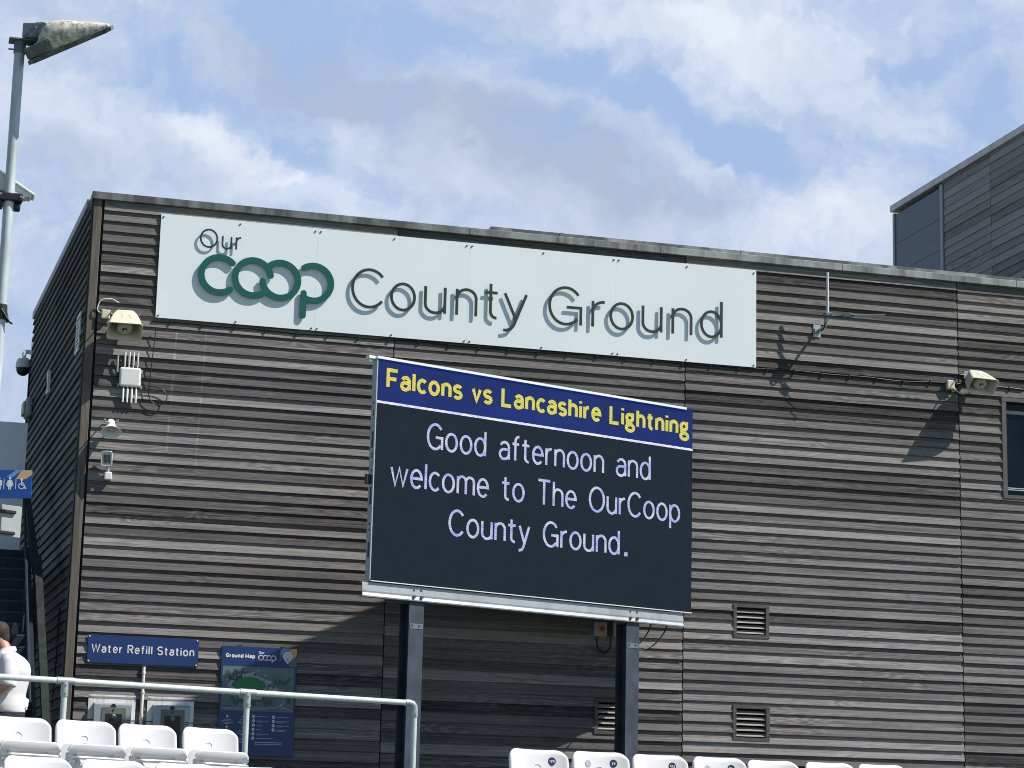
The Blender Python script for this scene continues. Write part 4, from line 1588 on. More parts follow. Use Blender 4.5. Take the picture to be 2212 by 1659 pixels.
flat([[(2.075, 1.655), (2.205, 1.655), (2.205, 1.661), (2.075, 1.661)], [(2.95, 1.935), (3.04, 1.937), (3.04, 1.943), (2.95, 1.941)]], M['map_dark'], 'map_pointers', 9)
dots = [oval(x_, z_, .008, .010, 8) for x_, z_ in ((2.27, 2.09), (2.34, 2.10), (2.64, 2.095), (2.12, 2.02), (2.88, 1.69), (2.90, 1.65), (2.36, 2.15), (2.54, 2.16), (2.71, 1.985), (2.70, 1.90))]
flat(dots, M['white_vinyl'], 'map_points', 10)
dia, dots2, bars = [], [], []
for cx_, cz_ in ((2.140, 1.515), (2.370, 1.516), (2.140, 1.370), (2.370, 1.370), (2.370, 1.262), (2.140, 1.255)):
    dia.append([(cx_ - .022, cz_), (cx_, cz_ - .026), (cx_ + .022, cz_), (cx_, cz_ + .026)])
    for r_, w_ in ((0.045, .055), (0.066, .085), (0.086, .088), (0.104, .045)):
        bars.append([(cx_ - w_, cz_ - r_), (cx_ + w_, cz_ - r_), (cx_ + w_, cz_ - r_ + .006), (cx_ - w_, cz_ - r_ + .006)])
for k in range(6):
    z_ = 1.526 - k * .0598
    dots2.append(oval(2.509, z_, .021, .022, 14))
    L_ = (.17, .17, .075, .055, .165, .235)[k]
    bars.append([(2.553, z_ - .004), (2.553 + L_, z_ - .004), (2.553 + L_, z_ + .003), (2.553, z_ + .003)])
    if k in (1, 4):
        bars.append([(2.553, z_ - .017), (2.553 + .08, z_ - .017), (2.553 + .08, z_ - .011), (2.553, z_ - .011)])
for k in range(4):
    z_ = 1.524 - k * .0583
    dots2.append(oval(2.788, z_, .021, .022, 14))
    L_ = (.165, .165, .18, .14)[k]
    bars.append([(2.83, z_ - .004), (2.83 + L_, z_ - .004), (2.83 + L_, z_ + .003), (2.83, z_ + .003)])
    if k:
        bars.append([(2.83, z_ - .018), (2.83 + .08 + .03 * (k % 2), z_ - .018), (2.83 + .08 + .03 * (k % 2), z_ - .012), (2.83, z_ - .012)])
for z_, L_ in ((1.168, .39), (1.142, .385)):
    bars.append([(2.533, z_), (2.533 + L_, z_), (2.533 + L_, z_ + .010), (2.533, z_ + .010)])
flat(dia, M['gold_vinyl'], 'legend_diamond', 1)
flat(dots2, M['white_vinyl'], 'legend_disc', 1)
flat([oval(cx_, cz_, .010, .007, 8) for cx_, cz_ in [(2.509, 1.526 - k * .0598) for k in range(6)] + [(2.788, 1.524 - k * .0583) for k in range(4)]], M['sign_blue'], 'legend_glyph', 3)
flat(bars, M['pale_vinyl'], 'legend_text', 1)
b = MB()
for xx in (2.235, 2.84):
    b.bbox(xx, xx + .07, -.012, .0, 2.480, 2.503, .003, 1)
build_each(b, 'hanging_clip', M['black_plastic'], gm, M=MT2)

# ================================================================== HANDRAIL
RA = R(18.5)
hr_ = empty('handrail', 'grey galvanised tubular handrail in front of the ground map with three posts', 'railing', (-1.03, -12.81, 0), RA)
ZR = 1.077
rt = .0245
XP = [0.0, 1.646, 3.308]
b = MB()
endp = [(XP[2] - .10, 0, ZR), (XP[2] - .055, 0, ZR), (XP[2] - .025, 0, ZR - .008), (XP[2] - .006, 0, ZR - .028), (XP[2], 0, ZR - .06), (XP[2], 0, ZR - .12)]
b.tube([(-4.2, 0, ZR), (0, 0, ZR), (XP[1], 0, ZR)] + endp[:1], rt, 16)
b.build('top_rail', M['galv_rail'], hr_)
for i, xp in enumerate(XP):
    b = MB()
    b.tube([(xp, 0, -0.21), (xp, 0, ZR - (.03 if i < 2 else .10))], rt, 16)
    b.build('post', M['galv_rail'], hr_)
for xp in XP[:2]:
    b = MB()
    b.tube([(xp - .075, 0, ZR), (xp + .075, 0, ZR)], rt + .006, 16)
    b.tube([(xp, 0, ZR - .005), (xp, 0, ZR - .125)], rt + .006, 16)
    b.tube([(xp, -rt, ZR - .03), (xp, -rt - .014, ZR - .03)], .009, 8)
    b.tube([(xp, -rt, ZR - .095), (xp, -rt - .014, ZR - .095)], .009, 8)
    b.build('tube_clamp', M['galv'], hr_)
b = MB()
b.tube(endp, rt + .006, 16)
b.tube([(XP[2] - .07, -rt, ZR), (XP[2] - .07, -rt - .014, ZR)], .008, 8)
b.tube([(XP[2], -rt, ZR - .10), (XP[2], -rt - .014, ZR - .10)], .008, 8)
b.build('tube_clamp', M['galv'], hr_)

# ================================================================== STADIUM SEATS
def make_seat_mesh():
    """returns meshes for back, pan, bar; origin on the tread under the seat, facing local -y"""
    HW, ZT, ZLO = 0.236, 0.85, 0.45
    us = [-1, -.992, -.975, -.95, -.91, -.85, -.76, -.64, -.48, -.3, -.1, .1, .3, .48, .64, .76, .85, .91, .95, .975, .992, 1]
    vs2 = [0, .12, .25, .4, .55, .68, .78, .86, .91, .945, .97, .988, 1.0]
    P = []
    for v in vs2:
        row = []
        for u in us:
            x = HW * u
            # the top edge drops in a round shoulder and dips a touch in the middle
            rr = .085
            ax = abs(x) - (HW - rr)
            drop = rr - math.sqrt(max(0.0, rr * rr - ax * ax)) if ax > 0 else 0.0
            dip = 0.006 * (1 - (u * u))
            z = ZLO + (ZT - drop - dip - ZLO) * v
            y = 0.045 + 0.055 * (z - ZLO) / 0.4 - 0.050 * abs(u) ** 2.6 - 0.012 * u * u
            e1 = max(0.0, (abs(u) - .93) / .07)
            e2 = max(0.0, (v - .945) / .055)
            y += 0.020 * max(e1, e2) ** 1.6
            if v < 0.3:
                x *= 1 - 0.08 * (0.3 - v)
            row.append((x, y, z))
        P.append(row)
    mb = MB()
    mb.grid(P)
    # a second skin behind, closed round the rim
    n0 = len(mb.v)
    Q = [[(p[0] * .992, p[1] + .011, p[2] - (0.004 if j > 8 else 0)) for p in row] for j, row in enumerate(P)]
    mb.grid(Q)
    nu, nv = len(us), len(vs2)
    rim = [(0, i) for i in range(nu)] + [(j, nu - 1) for j in range(1, nv)] + [(nv - 1, i) for i in range(nu - 2, -1, -1)] + [(j, 0) for j in range(nv - 2, 0, -1)]
    for k in range(len(rim)):
        a, c_ = rim[k], rim[(k + 1) % len(rim)]
        ia, ic = a[0] * nu + a[1], c_[0] * nu + c_[1]
        mb.f.append((ia, ic, ic + n0, ia + n0))
        mb.sm.append(True)
    back = mb
    # tipped-up pan, underside towards the viewer
    pan = MB()
    PW, Z0_, Z1_ = 0.222, 0.36, 0.682
    rows = [(Z1_ - .006, -.120, 1.0), (Z1_, -.132, 1.0), (Z1_ - .003, -.142, 1.0), (Z1_ - .010, -.144, 1.0), (Z1_ - .056, -.118, .99), (Z1_ - .062, -.113, .975), (Z1_ - .070, -.088, .965), (Z1_ - .12, -.092, .955), (Z1_ - .25, -.125, .95), (Z0_, -.150, .93)]
    us2 = [-1, -.985, -.95, -.9, -.8, -.6, -.3, 0, .3, .6, .8, .9, .95, .985, 1]
    P2 = []
    for (z, y, ws) in rows:
        r2 = []
        for u in us2:
            x = PW * u * ws
            rr = .05
            ax = abs(x) - (PW - rr)
            drop = (rr - math.sqrt(max(0.0, rr * rr - ax * ax))) * (1.0 if z > Z1_ - .057 else 0.0) if ax > 0 else 0.0
            r2.append((x, y + 0.018 * abs(u) ** 4, z - drop))
        P2.append(r2)
    pan.grid(P2)
    pan.grid([[(p[0], -.030 + (0.018 * abs(u) ** 4), p[2]) for p, u in zip(r_, us2)] for r_ in (P2[1], P2[6], P2[9])])
    for sx_ in (-.135, .150):
        pan.add([(sx_ - .010, -.092, Z1_ - .062), (sx_ + .006, -.150, Z1_ - .135), (sx_ + .030, -.090, Z1_ - .135), (sx_ - .020, -.090, Z1_ - .135)], [(0, 1, 2), (0, 3, 1), (1, 3, 2)])
    bar = MB()
    bar.tube(bez([(-.215, .06, .50), (-.20, -.06, .565), (-.165, -.125, .585), (-.10, -.140, .588), (.17, -.140, .586), (.215, -.115, .58)], 6), .0125, 10)
    for sx_ in (-.17, .17):
        bar.tube([(sx_, -.12, .575), (sx_, .03, .42), (sx_, .07, .30), (sx_, .07, 0.0)], .016, 8)
        bar.box(sx_ - .04, sx_ + .04, .03, .13, 0.0, .012)
    mk = MB()
    ring = [(.031 * math.cos(2 * math.pi * k / 18), .80 - .082 + .026 * math.sin(2 * math.pi * k / 18)) for k in range(18)]
    pts_ = []
    for x, z in ring[3:15]:
        y = 0.045 + 0.055 * (z - ZLO) / 0.4 - 0.003
        pts_.append((-x + .008, y, z))
    mk.tube(pts_, .0022, 5)
    return back, pan, bar, mk


def back_y(x, z):
    u = x / 0.236
    return 0.045 + 0.055 * (z - .45) / 0.4 - 0.050 * abs(u) ** 2.6 - 0.012 * u * u


sb, sp_, sbar, smk = make_seat_mesh()
seat0 = empty('stadium_seat', 'x', 'seat', (0, 0, 0), 0, 'white tip-up stadium seats')
sb.build('backrest', M['seat'], seat0)
sp_.build('seat_pan', M['seat'], seat0)
sbar.build('support_bar', M['galv'], seat0)
smk.build('mould_mark', M['seat_mark'], seat0)


def copy_tree(o, parent=None):
    c = o.copy()
    COL.objects.link(c)
    c.parent = parent
    for ch in list(o.children):
        copy_tree(ch, c)
    return c


def sticker(seat, text, tilt=0.0):
    x, z = 0.118, 0.768
    y = back_y(x, z)
    sl = R(-20)
    MM = Matrix.Translation((x, y - .004, z)) @ Matrix.Rotation(sl, 4, 'Z') @ Matrix.Rotation(R(-8), 4, 'X') @ Matrix.Rotation(R(tilt), 4, 'Y')
    b = MB()
    b.tube([(0, 0, 0), (0, -.0015, 0)], .0275, 24)
    st = b.build('number_sticker', M['sticker'], seat, MM)
    b = MB()
    wt = .036 if len(text) > 2 else .026
    text_line(b, text, -wt / 2, wt / 2, -.009, .018, .0042, -.0030, -.0018, gap=0.3)
    b.build('seat_number', M['white_vinyl'], st, MM)


def blank(seat):
    x, z = -0.085, 0.762
    y = back_y(x, z)
    MM = Matrix.Translation((x, y - .003, z)) @ Matrix.Rotation(R(9), 4, 'Z') @ Matrix.Rotation(R(-8), 4, 'X')
    b = MB()
    b.tube([(0, 0, 0), (0, -.0015, 0)], .024, 24)
    b.build('blank_sticker', M['sticker_grey'], seat, MM)


first = True


def place_seat(x, y, z, a, label):
    global first
    if first:
        s = seat0
        first = False
    else:
        s = copy_tree(seat0)
    s.location = (x, y, z)
    s.rotation_euler = (random.uniform(-.02, .02), random.uniform(-.008, .008), a)
    s['label'] = label
    return s


a = R(25.0)
names = ['white seat cut by the photo edge, first of the upper left row',
         'white unnumbered seat in the upper left row, in front of the left bottle filler',
         'white unnumbered seat in the upper left row, in front of the right bottle filler',
         'white unnumbered seat ending the upper left row beside the handrail post']
for i in range(4):
    d = (i - 1) * 0.5 + 0.228
    place_seat(-1.265 + d * math.cos(a), -15.745 + d * math.sin(a), 0.636 - 0.85, a + random.uniform(-.01, .01), names[i])
a = R(24.6)
names = ['white seat back at the bottom left corner, first of the lower left row',
         'white seat back in the lower left row, below the gap right of the left filler',
         'white seat back in the lower left row, below the last upper seat',
         'white seat top just showing in the lower left row under the handrail post',
         'thin white seat top at the bottom edge under the ground map',
         'white seat at the right end of the lower left row, barely in the photo']
for i in range(6):
    d = i * 0.53 + 0.228
    place_seat(-1.662 + d * math.cos(a), -17.266 + d * math.sin(a), 0.336 - 0.85 - (0.012 if i > 3 else 0), a + random.uniform(-.01, .01), names[i])
a = R(14.5)
names = ['white seat with round number sticker 125, leftmost of the right row',
         'white seat with sticker 26 and a blank grey disc',
         'white seat with navy number sticker 123 in the right row',
         'white seat with torn sticker 122 and a blank grey disc',
         'white seat without sticker between seats 122 and 120',
         'white seat with number sticker 120 and a grey disc at the bottom edge',
         'white seat without sticker next to the right of seat 120',
         'last white seat top showing at the right end of the right row']
stick = ['125', '26', '123', '122', None, '120', None, None]
yy = [0, 0, 0, .0, .0, 0, .004, -.02]
for i in range(8):
    d = i * 0.5 + 0.228
    s = place_seat(1.736 + d * math.cos(a), -16.432 + d * math.sin(a), 0.524 - 0.85 + yy[i], a + random.uniform(-.012, .012), names[i])
    if stick[i]:
        sticker(s, stick[i], random.uniform(-20, 20))
    if i in (1, 3, 5):
        blank(s)

# ================================================================== LAMP POST, ITS KIT AND SIGNS
PX, PY = -1.530, -6.66
lp = empty('lamp_post', 'tall galvanised lamp post at left topped by a lichen-covered floodlight', 'lamp post', (PX, PY, 0))
b = MB()
b.tube([(0, 0, 0), (0, 0, 8.486)], .0575, 24)
b.tube([(0, 0, 0), (0, 0, .03)], .15, 24)
b.build('pole', M['pole'], lp)
b = MB()
b.tube([(0, 0, 8.466), (0, 0, 8.606)], .067, 24)
b.box(-.125, .17, -.10, .10, 8.607, 8.623)
b.tube([(-.06, 0, 8.511), (-.125, 0, 8.511)], .010, 8)
b.tube([(.06, -.03, 8.511), (.09, -.05, 8.511)], .010, 8)
b.build('pole_cap', M['bracket'], lp)
LA = R(-19)
ML = Matrix.Rotation(LA, 4, 'Z')
b = MB()
b.bbox(.045, .30, -.10, .10, 8.626, 8.801, .008, 1)
b.tube([(.30, -.14, 8.706), (.30, .14, 8.706)], .075, 24)
b.build('knuckle', M['bracket'], lp, ML)
b = MB()
b.tube([(.33, -.152, 8.726), (.33, -.14, 8.726)], .02, 10)
b.tube([(.29, -.152, 8.676), (.29, -.14, 8.676)], .02, 10)
b.box(.11, .125, -.106, -.101, 8.676, 8.696)
b.box(.19, .205, -.106, -.101, 8.736, 8.756)
build_each(b, 'knuckle_bolt', M['galv'], lp, ML)
b = MB()
b.tube(bez([(.20, -.11, 8.796), (.32, -.16, 8.776), (.42, -.175, 8.696), (.50, -.16, 8.631)], 8), .010, 8)
b.build('lamp_lead', M['white_cable'], lp, ML)
# floodlight body: a hump-backed shell over a flat rim, tilted up to the right
TILT = R(-24.4)
MF = ML @ Matrix.Translation((.134, 0, 8.40)) @ Matrix.Rotation(TILT, 4, 'Y') @ Matrix.Rotation(R(25), 4, 'X')
b = MB()
rings = []
for (x, hw, zt) in ((0.0, .16, .07), (.03, .19, .12), (.16, .20, .15), (.24, .21, .235), (.30, .215, .275), (.38, .215, .30), (.46, .21, .275), (.60, .19, .215), (.80, .155, .115), (.955, .12, .035)):
    rg = []
    for y_, z_ in ((-hw, .0), (-hw, zt * .55), (-hw * .93, zt * .86), (-hw * .72, zt), (hw * .72, zt), (hw * .93, zt * .86), (hw, zt * .55), (hw, .0)):
        rg.append((x, y_, z_))
    rings.append(rg)
b.loft(rings, True, True)
b.build('floodlight_shell', M['lamp_shell'], lp, MF)
b = MB()
b.prism([(-.02, -.05), (.975, -.05), (.985, -.005), (-.015, -.003)], -.225, .225)
b.build('floodlight_rim', M['lamp_dark'], lp, MF)
b = MB()
b.box(.03, .92, -.195, .195, -.056, -.0505)
b.build('floodlight_glass', M['lamp_glass'], lp, MF)
b = MB()
b.bbox(-.005, .30, -.228, .17, .005, .14, .02, 2)
b.build('gear_tray', M['lamp_dark'], lp, MF)
b = MB()
b.tube([(0, 0, 5.385), (0, 0, 5.455), (0, 0, 5.555)], [.068, .072, .066], 18)
b.tube([(0.0, -.07, 5.495), (.05, -.075, 5.415), (.10, -.06, 5.355), (.13, -.06, 5.340)], .014, 8)
b.tube([(.06, -.03, 5.455), (.075, -.04, 5.355)], .018, 8)
b.build('tape_wrap', M['black_plastic'], lp)

# white tilted unit clamped to the pole
wu = empty('clamped_unit', 'white box with a sloping lid clamped behind the lamp post', 'outdoor unit', (PX, PY, 6.815))
MW = Matrix.Translation((-.12, .17, .125)) @ Matrix.Rotation(R(31), 4, 'Y')
b = MB()
b.prism([(-.42, .12), (.36, .12), (.36, .085), (.335, .08), (.20, -.085), (-.36, -.085), (-.42, .08)], -.09, .09)
b.build('housing', M['white_plastic'], wu, MW)
b = MB()
b.bbox(-.45, .385, -.115, .115, .121, .148, .006, 1)
b.build('lid', M['white_trim'], wu, MW)
b = MB()
text_line(b, '10', -.155, -.095, -.035, .055, .009, -.0925, -.0905, gap=0.3)
text_line(b, '0', -.075, -.040, .028, .055, .009, -.0925, -.0905, gap=0.3)
b.build('lettering', M['black_plastic'], wu, MW)
b = MB()
b.bbox(-.115, .145, -.085, .075, -.085, .005, .012, 1)
b.bbox(-.135, -.06, -.05, .10, -.155, .035, .012, 1)
b.bbox(.055, .130, -.02, .10, -.165, -.09, .012, 1)
b.tube([(-.12, -.02, -.13), (-.13, .06, -.16)], .03, 10)
b.build('pole_clamp', M['black_plastic'], wu)
b = MB()
for xx, zz in ((.125, -.035), (-.095, -.02)):
    b.disc((xx, -.085, zz), .012, (0, -1, 0), .01, 8)
build_each(b, 'clamp_bolt', M['galv'], wu)

# toilet direction sign on the pole
ts = empty('toilet_sign', 'blue toilet sign with man, woman and wheelchair symbols on the lamp post', 'sign', (PX, PY - .09, 3.545))
RS = Matrix.Rotation(R(-13), 4, 'Z') @ Matrix.Rotation(R(-1.2), 4, 'Y')
b = MB()
b.bbox(-.46, .462, -.008, 0, -.155, .155, .003, 1)
b.build('panel', M['sign_blue_bright'], ts, RS)
b = MB()
b.prism([(.285, .152), (.345, .152), (.255, .075), (.18, .075)], -.0094, -.0084)
b.build('corner_flash', M['sky_vinyl'], ts, RS)
b = MB()
b.prism([(.346, .152), (.460, .152), (.460, .105), (.395, .055), (.29, .055)], -.0096, -.0085)
b.build('corner_flash', M['gold_vinyl'], ts, RS)
b = MB()
for xx in (.163, .290):
    b.box(xx - .003, xx + .003, -.0100, -.0085, -.055, .062)


def head(mb, x, z, r=.014):
    mb.prism([(x + r * math.cos(2 * math.pi * k / 16), z + r * math.sin(2 * math.pi * k / 16)) for k in range(16)], -.0100, -.0085)


head(b, .110, .062)
b.prism([(.085, .043), (.135, .043), (.143, .034), (.143, -.018), (.133, -.018), (.133, .024), (.130, .024), (.130, -.060), (.112, -.060), (.112, -.008), (.108, -.008), (.108, -.060), (.090, -.060), (.090, .024), (.087, .024), (.087, -.018), (.077, -.018), (.077, .034)], -.0100, -.0085)
head(b, .226, .062)
b.prism([(.205, .043), (.247, .043), (.266, -.012), (.257, -.016), (.240, .020), (.256, -.028), (.240, -.028), (.240, -.060), (.229, -.060), (.229, -.028), (.223, -.028), (.223, -.060), (.212, -.060), (.212, -.028), (.196, -.028), (.212, .020), (.195, -.016), (.186, -.012)], -.0100, -.0085)
head(b, .352, .050)
thick(b, [(.352, .032), (.354, -.008), (.380, -.010), (.392, -.046), (.404, -.042)], .012, -.0101, -.0086)
thick(b, [(.354, .012), (.374, .012)], .009, -.0103, -.0088)
thick(b, arc(.352, -.022, .030, .030, 100, 345, 20), .0085, -.0105, -.0090)
b.build('pictogram', M['white_vinyl'], ts, RS)
b = MB()
b.tube([(-.03, .03, .06), (.03, .03, .06)], .03, 8)
b.box(-.09, .09, .001, .03, -.02, .02)
b.build('pole_strap', M['black_plastic'], ts)
# grey sign seen from its back, below
bs = empty('sign_back', 'grey back of a sign with two black mounting rails under the toilet sign', 'sign', (PX, PY - .02, 3.17))
RB = Matrix.Rotation(R(28), 4, 'Z')
b = MB()
b.bbox(-.36, .375, -.10, -.092, -.17, .17, .003, 1)
b.build('panel', M['grey_plastic'], bs, RB)
b = MB()
for zz in (.095, -.135):
    b.bbox(-.36, .290, -.135, -.1005, zz - .018, zz + .018, .006, 1)
build_each(b, 'mounting_rail', M['black_plastic'], bs, RB)

# ================================================================== SIDE-WALL KIT AND STAIR AT LEFT
def side_pt(s, out, z):
    """a point on the side wall: s metres back from the corner, out metres off the wall"""
    v = MS @ Vector((SIDE_LEN - s, -out, z))
    return v


d1 = empty('wall_numeral', 'raised white numeral 1 fixed high on the dark side wall', 'sign', side_pt(4.25, 0.04, 6.68), R(-87.8))
b = MB()
b.prism([(-.05, 0), (.20, 0), (.20, .06), (.12, .06), (.12, .37), (.03, .37), (-.08, .30), (-.08, .25), (.03, .29), (.03, .06), (-.05, .06)], -.045, -.0)
b.build('numeral', M['white_plastic'], d1)
wlmp = empty('bulkhead_light', 'pale boxy wall light near the rear end of the side wall', 'lamp', side_pt(7.2, 0.03, 6.98), R(-87.8))
b = MB()
b.bbox(-.22, .22, -.12, 0, -.17, .17, .05, 3)
b.build('housing', M['grey_plastic'], wlmp)
b = MB()
b.bbox(-.17, .17, -.16, -.1205, -.13, .10, .02, 2)
b.build('diffuser', M['cream_grey'], wlmp)
cc = empty('dome_camera', 'white dome security camera with black lens on a bent arm at the rear corner', 'security camera', (-.545, 8.30, 7.95))
b = MB()
b.tube(bez([(.14, 0, .23), (.05, 0, .25), (-.01, 0, .22), (-.02, 0, .13)], 8), .040, 12)
b.bbox(.10, .22, -.09, .09, .08, .52, .01, 1)
b.build('arm', M['white_plastic'], cc)
b = MB()
rz = [(.14, .05), (.12, .10), (.05, .125), (-.02, .13), (-.05, .13)]
b.loft([[(-.02 + r_ * math.cos(2 * math.pi * k / 24), r_ * math.sin(2 * math.pi * k / 24), z_) for k in range(24)] for z_, r_ in rz])
b.build('camera_housing', M['white_plastic'], cc)
b = MB()
rz = [(-.0505, .118), (-.10, .115), (-.15, .09), (-.18, .05), (-.19, .01)]
b.loft([[(-.02 + r_ * math.cos(2 * math.pi * k / 24), r_ * math.sin(2 * math.pi * k / 24), z_) for k in range(24)] for z_, r_ in rz])
b.build('lens_dome', M['black_plastic'], cc)
# black aerial whip on the side wall
b = MB()
b.tube([side_pt(.95, .03, 1.6), side_pt(.72, .04, 2.0), side_pt(.62, .05, 2.75), side_pt(.5, .06, 2.95)], .010, 6)
for zz in (2.2, 2.72):
    b.tube([side_pt(.66, .04, zz), side_pt(.66, .06, zz + .02)], .018, 8)
o = b.build('side_wall_lead', M['cable'])
tag(o, 'thin black lead pinned upright to the side wall beside the corner post', 'cable')

# steel stair climbing along the side wall
stair = empty('steel_stair', 'dark steel stair with open mesh treads climbing beside the building', 'staircase', (0, 0, 0))
slope = 0.70
YS = -3.55
b = MB()
n_tr = 21
for k in range(n_tr):
    z_ = 0.18 * (k + 1)
    y_ = YS + z_ / slope
    b.box(-2.6, -.62, y_, y_ + .27, z_ - .03, z_)
b.build('treads', M['stair_tread'], stair)
b = MB()
for k in range(n_tr):
    z_ = 0.18 * (k + 1)
    y_ = YS + z_ / slope
    b.box(-2.59, -.63, y_ + .245, y_ + .268, z_ + .001, z_ + .142)
b.build('risers', M['stair_steel'], stair)
b = MB()
zt_ = 0.18 * n_tr
for x_ in (-.62, -2.66):
    b.prism_x([(YS - .05, 0.0), (YS + .30, 0.0), (YS + zt_ / slope + .3, zt_ - .1), (YS + zt_ / slope + .3, zt_ + .2), (YS + .2, .36), (YS - .05, .22)], x_, x_ + .055)
build_each(b, 'stringer', M['stair_steel'], stair)
b = MB()
b.box(-2.7, -.55, YS + zt_ / slope + .3, YS + zt_ / slope + 2.2, zt_ - .12, zt_)
b.build('landing', M['stair_steel'], stair)
# sloping timber capping between the stair and the wall, stepping once


def beam(mb, A, B, w, h):
    A, B = Vector(A), Vector(B)
    d = (B - A).normalized()
    sd = Vector((1, 0, 0))
    nn = sd.cross(d)
    vs_ = []
    for p in (A, B):
        for a_, c_ in ((-w, -h), (0, -h), (0, 0), (-w, 0)):
            vs_.append(p + sd * a_ + nn * c_)
    mb.add(vs_, [(0, 1, 2, 3), (7, 6, 5, 4), (0, 4, 5, 1), (1, 5, 6, 2), (2, 6, 7, 3), (3, 7, 4, 0)])


b = MB()
beam(b, (-.372, -3.6, .10), (-.487, .555, 3.665), .100, .12)
b.box(-.585, -.488, .40, .555, 0.0, 3.55)
b.build('capping', M['stringer'], stair)
b = MB()
beam(b, (-.50, .70, 3.60), (-.634, 4.382, 5.758), .085, .20)
b.build('capping', M['stringer'], stair)
b = MB()
b.tube([(-.70, -2.6, 1.45), (-.72, 1.9, 4.75)], .021, 8)
for y_ in (-1.6, 0.2):
    b.tube([(-.70, y_, (y_ + 3.55) * .7 - .1), (-.70, y_, (y_ + 2.6) * .733 + 1.45)], .018, 8)
build_each(b, 'handrail_tube', M['stair_steel'], stair)
# pale panel screening the landing
b = MB()
b.bbox(-3.2, -.708, 2.30, 2.36, 3.82, 5.853, .004, 1)
o = b.build('screen_panel', M['pale_panel'])
tag(o, 'pale blue-grey flat panel wall behind the lamp post and the toilet sign', 'panel')
b = MB()
b.box(-30, -.7, 10.2, 16, 0, 4.3)  # near-black block added to fill the dark behind the stair
b.box(-30, -.66, 10.14, 10.199, 4.15, 4.35)
b.box(-2.75, -.55, 8.6, 8.7, 0, 4.5)
o = b.build('rear_dark_block', M['stair_steel'])
tag(o, 'low near-black block added to fill the dark behind the steel stair at far left', 'building')

# ================================================================== PERSON
pr = empty('person', 'man in a white polo shirt with bowed head behind the handrail at left', 'person', (-1.38, -10.7, 0), R(172))
# local: facing +x, z up; his far side is +y


def skin_mesh(name, nodes, edges, mat, parent, sub=2, root=0):
    """nodes: (x, y, z, rx, ry)"""
    me = bpy.data.meshes.new(name)
    me.from_pydata([n[:3] for n in nodes], edges, [])
    o = bpy.data.objects.new(name, me)
    link(o, None)
    md = o.modifiers.new('skin', 'SKIN')
    md.use_smooth_shade = True
    for i, n in enumerate(nodes):
        sv = me.skin_vertices[0].data[i]
        sv.radius = (n[3], n[4])
        sv.use_root = (i == root)
    s2 = o.modifiers.new('sub', 'SUBSURF')
    s2.levels = sub
    s2.render_levels = sub
    mods_to_mesh(o)
    o.data.materials.clear()
    o.data.materials.append(mat)
    o.data.polygons.foreach_set('use_smooth', [True] * len(o.data.polygons))
    o.parent = parent
    return o


N_ = [
    (0.00, 0, .96, .15, .13),     # 0 pelvis
    (-.01, 0, 1.12, .15, .13),    # 1 waist
    (-.02, 0, 1.28, .15, .13),    # 2 chest
    (-.005, 0, 1.40, .075, .080),    # 3 upper chest
    (.04, 0, 1.475, .062, .060),  # 4 neck
    (.085, 0, 1.535, .066, .062), # 5 skull base
    (.125, 0, 1.60, .088, .092),   # 6 head
    (.130, 0, 1.655, .074, .078), # 7 crown
    (-.015, -.15, 1.37, .052, .052),   # 8 shoulder R
    (-.03, -.235, 1.26, .050, .050),  # 9
    (-.02, -.255, 1.13, .044, .044),  # 10 elbow R
    (.10, -.235, 1.07, .038, .038),   # 11
    (.22, -.19, 1.06, .028, .028),    # 12 wrist R
    (.27, -.17, 1.06, .034, .018),    # 13 palm R
    (-.015, .15, 1.37, .052, .052),    # 14 shoulder L
    (-.03, .235, 1.26, .050, .050),
    (-.02, .255, 1.13, .044, .044),
    (.10, .235, 1.07, .038, .038),
    (.22, .19, 1.06, .028, .028),
    (.27, .17, 1.06, .034, .018),     # 19 palm L
    (.0, -.10, .88, .095, .095),      # 20 hip R
    (.02, -.105, .50, .062, .062),
    (.0, -.11, .10, .042, .042),
    (.08, -.115, .045, .036, .036),
    (.0, .10, .88, .095, .095),       # 24 hip L
    (.02, .105, .50, .062, .062),
    (.0, .11, .10, .042, .042),
    (.08, .115, .045, .036, .036),
]
E_ = [(0, 1), (1, 2), (2, 3), (3, 4), (4, 5), (5, 6), (6, 7), (3, 8), (8, 9), (9, 10), (10, 11), (11, 12), (12, 13), (3, 14), (14, 15), (15, 16), (16, 17), (17, 18), (18, 19),
      (0, 20), (20, 21), (21, 22), (22, 23), (0, 24), (24, 25), (25, 26), (26, 27)]
# fingers and thumb on each palm
for side, palm in ((-1, 13), (1, 19)):
    px_, py_, pz_ = N_[palm][:3]
    for k in range(4):
        i0 = len(N_)
        zz = pz_ + .028 - k * .019
        ln = (.032, .038, .036, .028)[k]
        N_ += [(px_ + .035, py_ - side * .004, zz, .0092, .0092), (px_ + .035 + ln, py_ - side * .018, zz - .003, .0085, .0085), (px_ + .038 + ln * 1.5, py_ - side * .042, zz - .006, .0075, .0075)]
        E_ += [(palm, i0), (i0, i0 + 1), (i0 + 1, i0 + 2)]
    i0 = len(N_)
    N_ += [(px_ + .005, py_ - side * .022, pz_ + .036, .011, .011), (px_ + .040, py_ - side * .040, pz_ + .042, .0095, .0095)]
    E_ += [(palm, i0), (i0, i0 + 1)]
skin_mesh('body', N_, E_, M['skin'], pr)


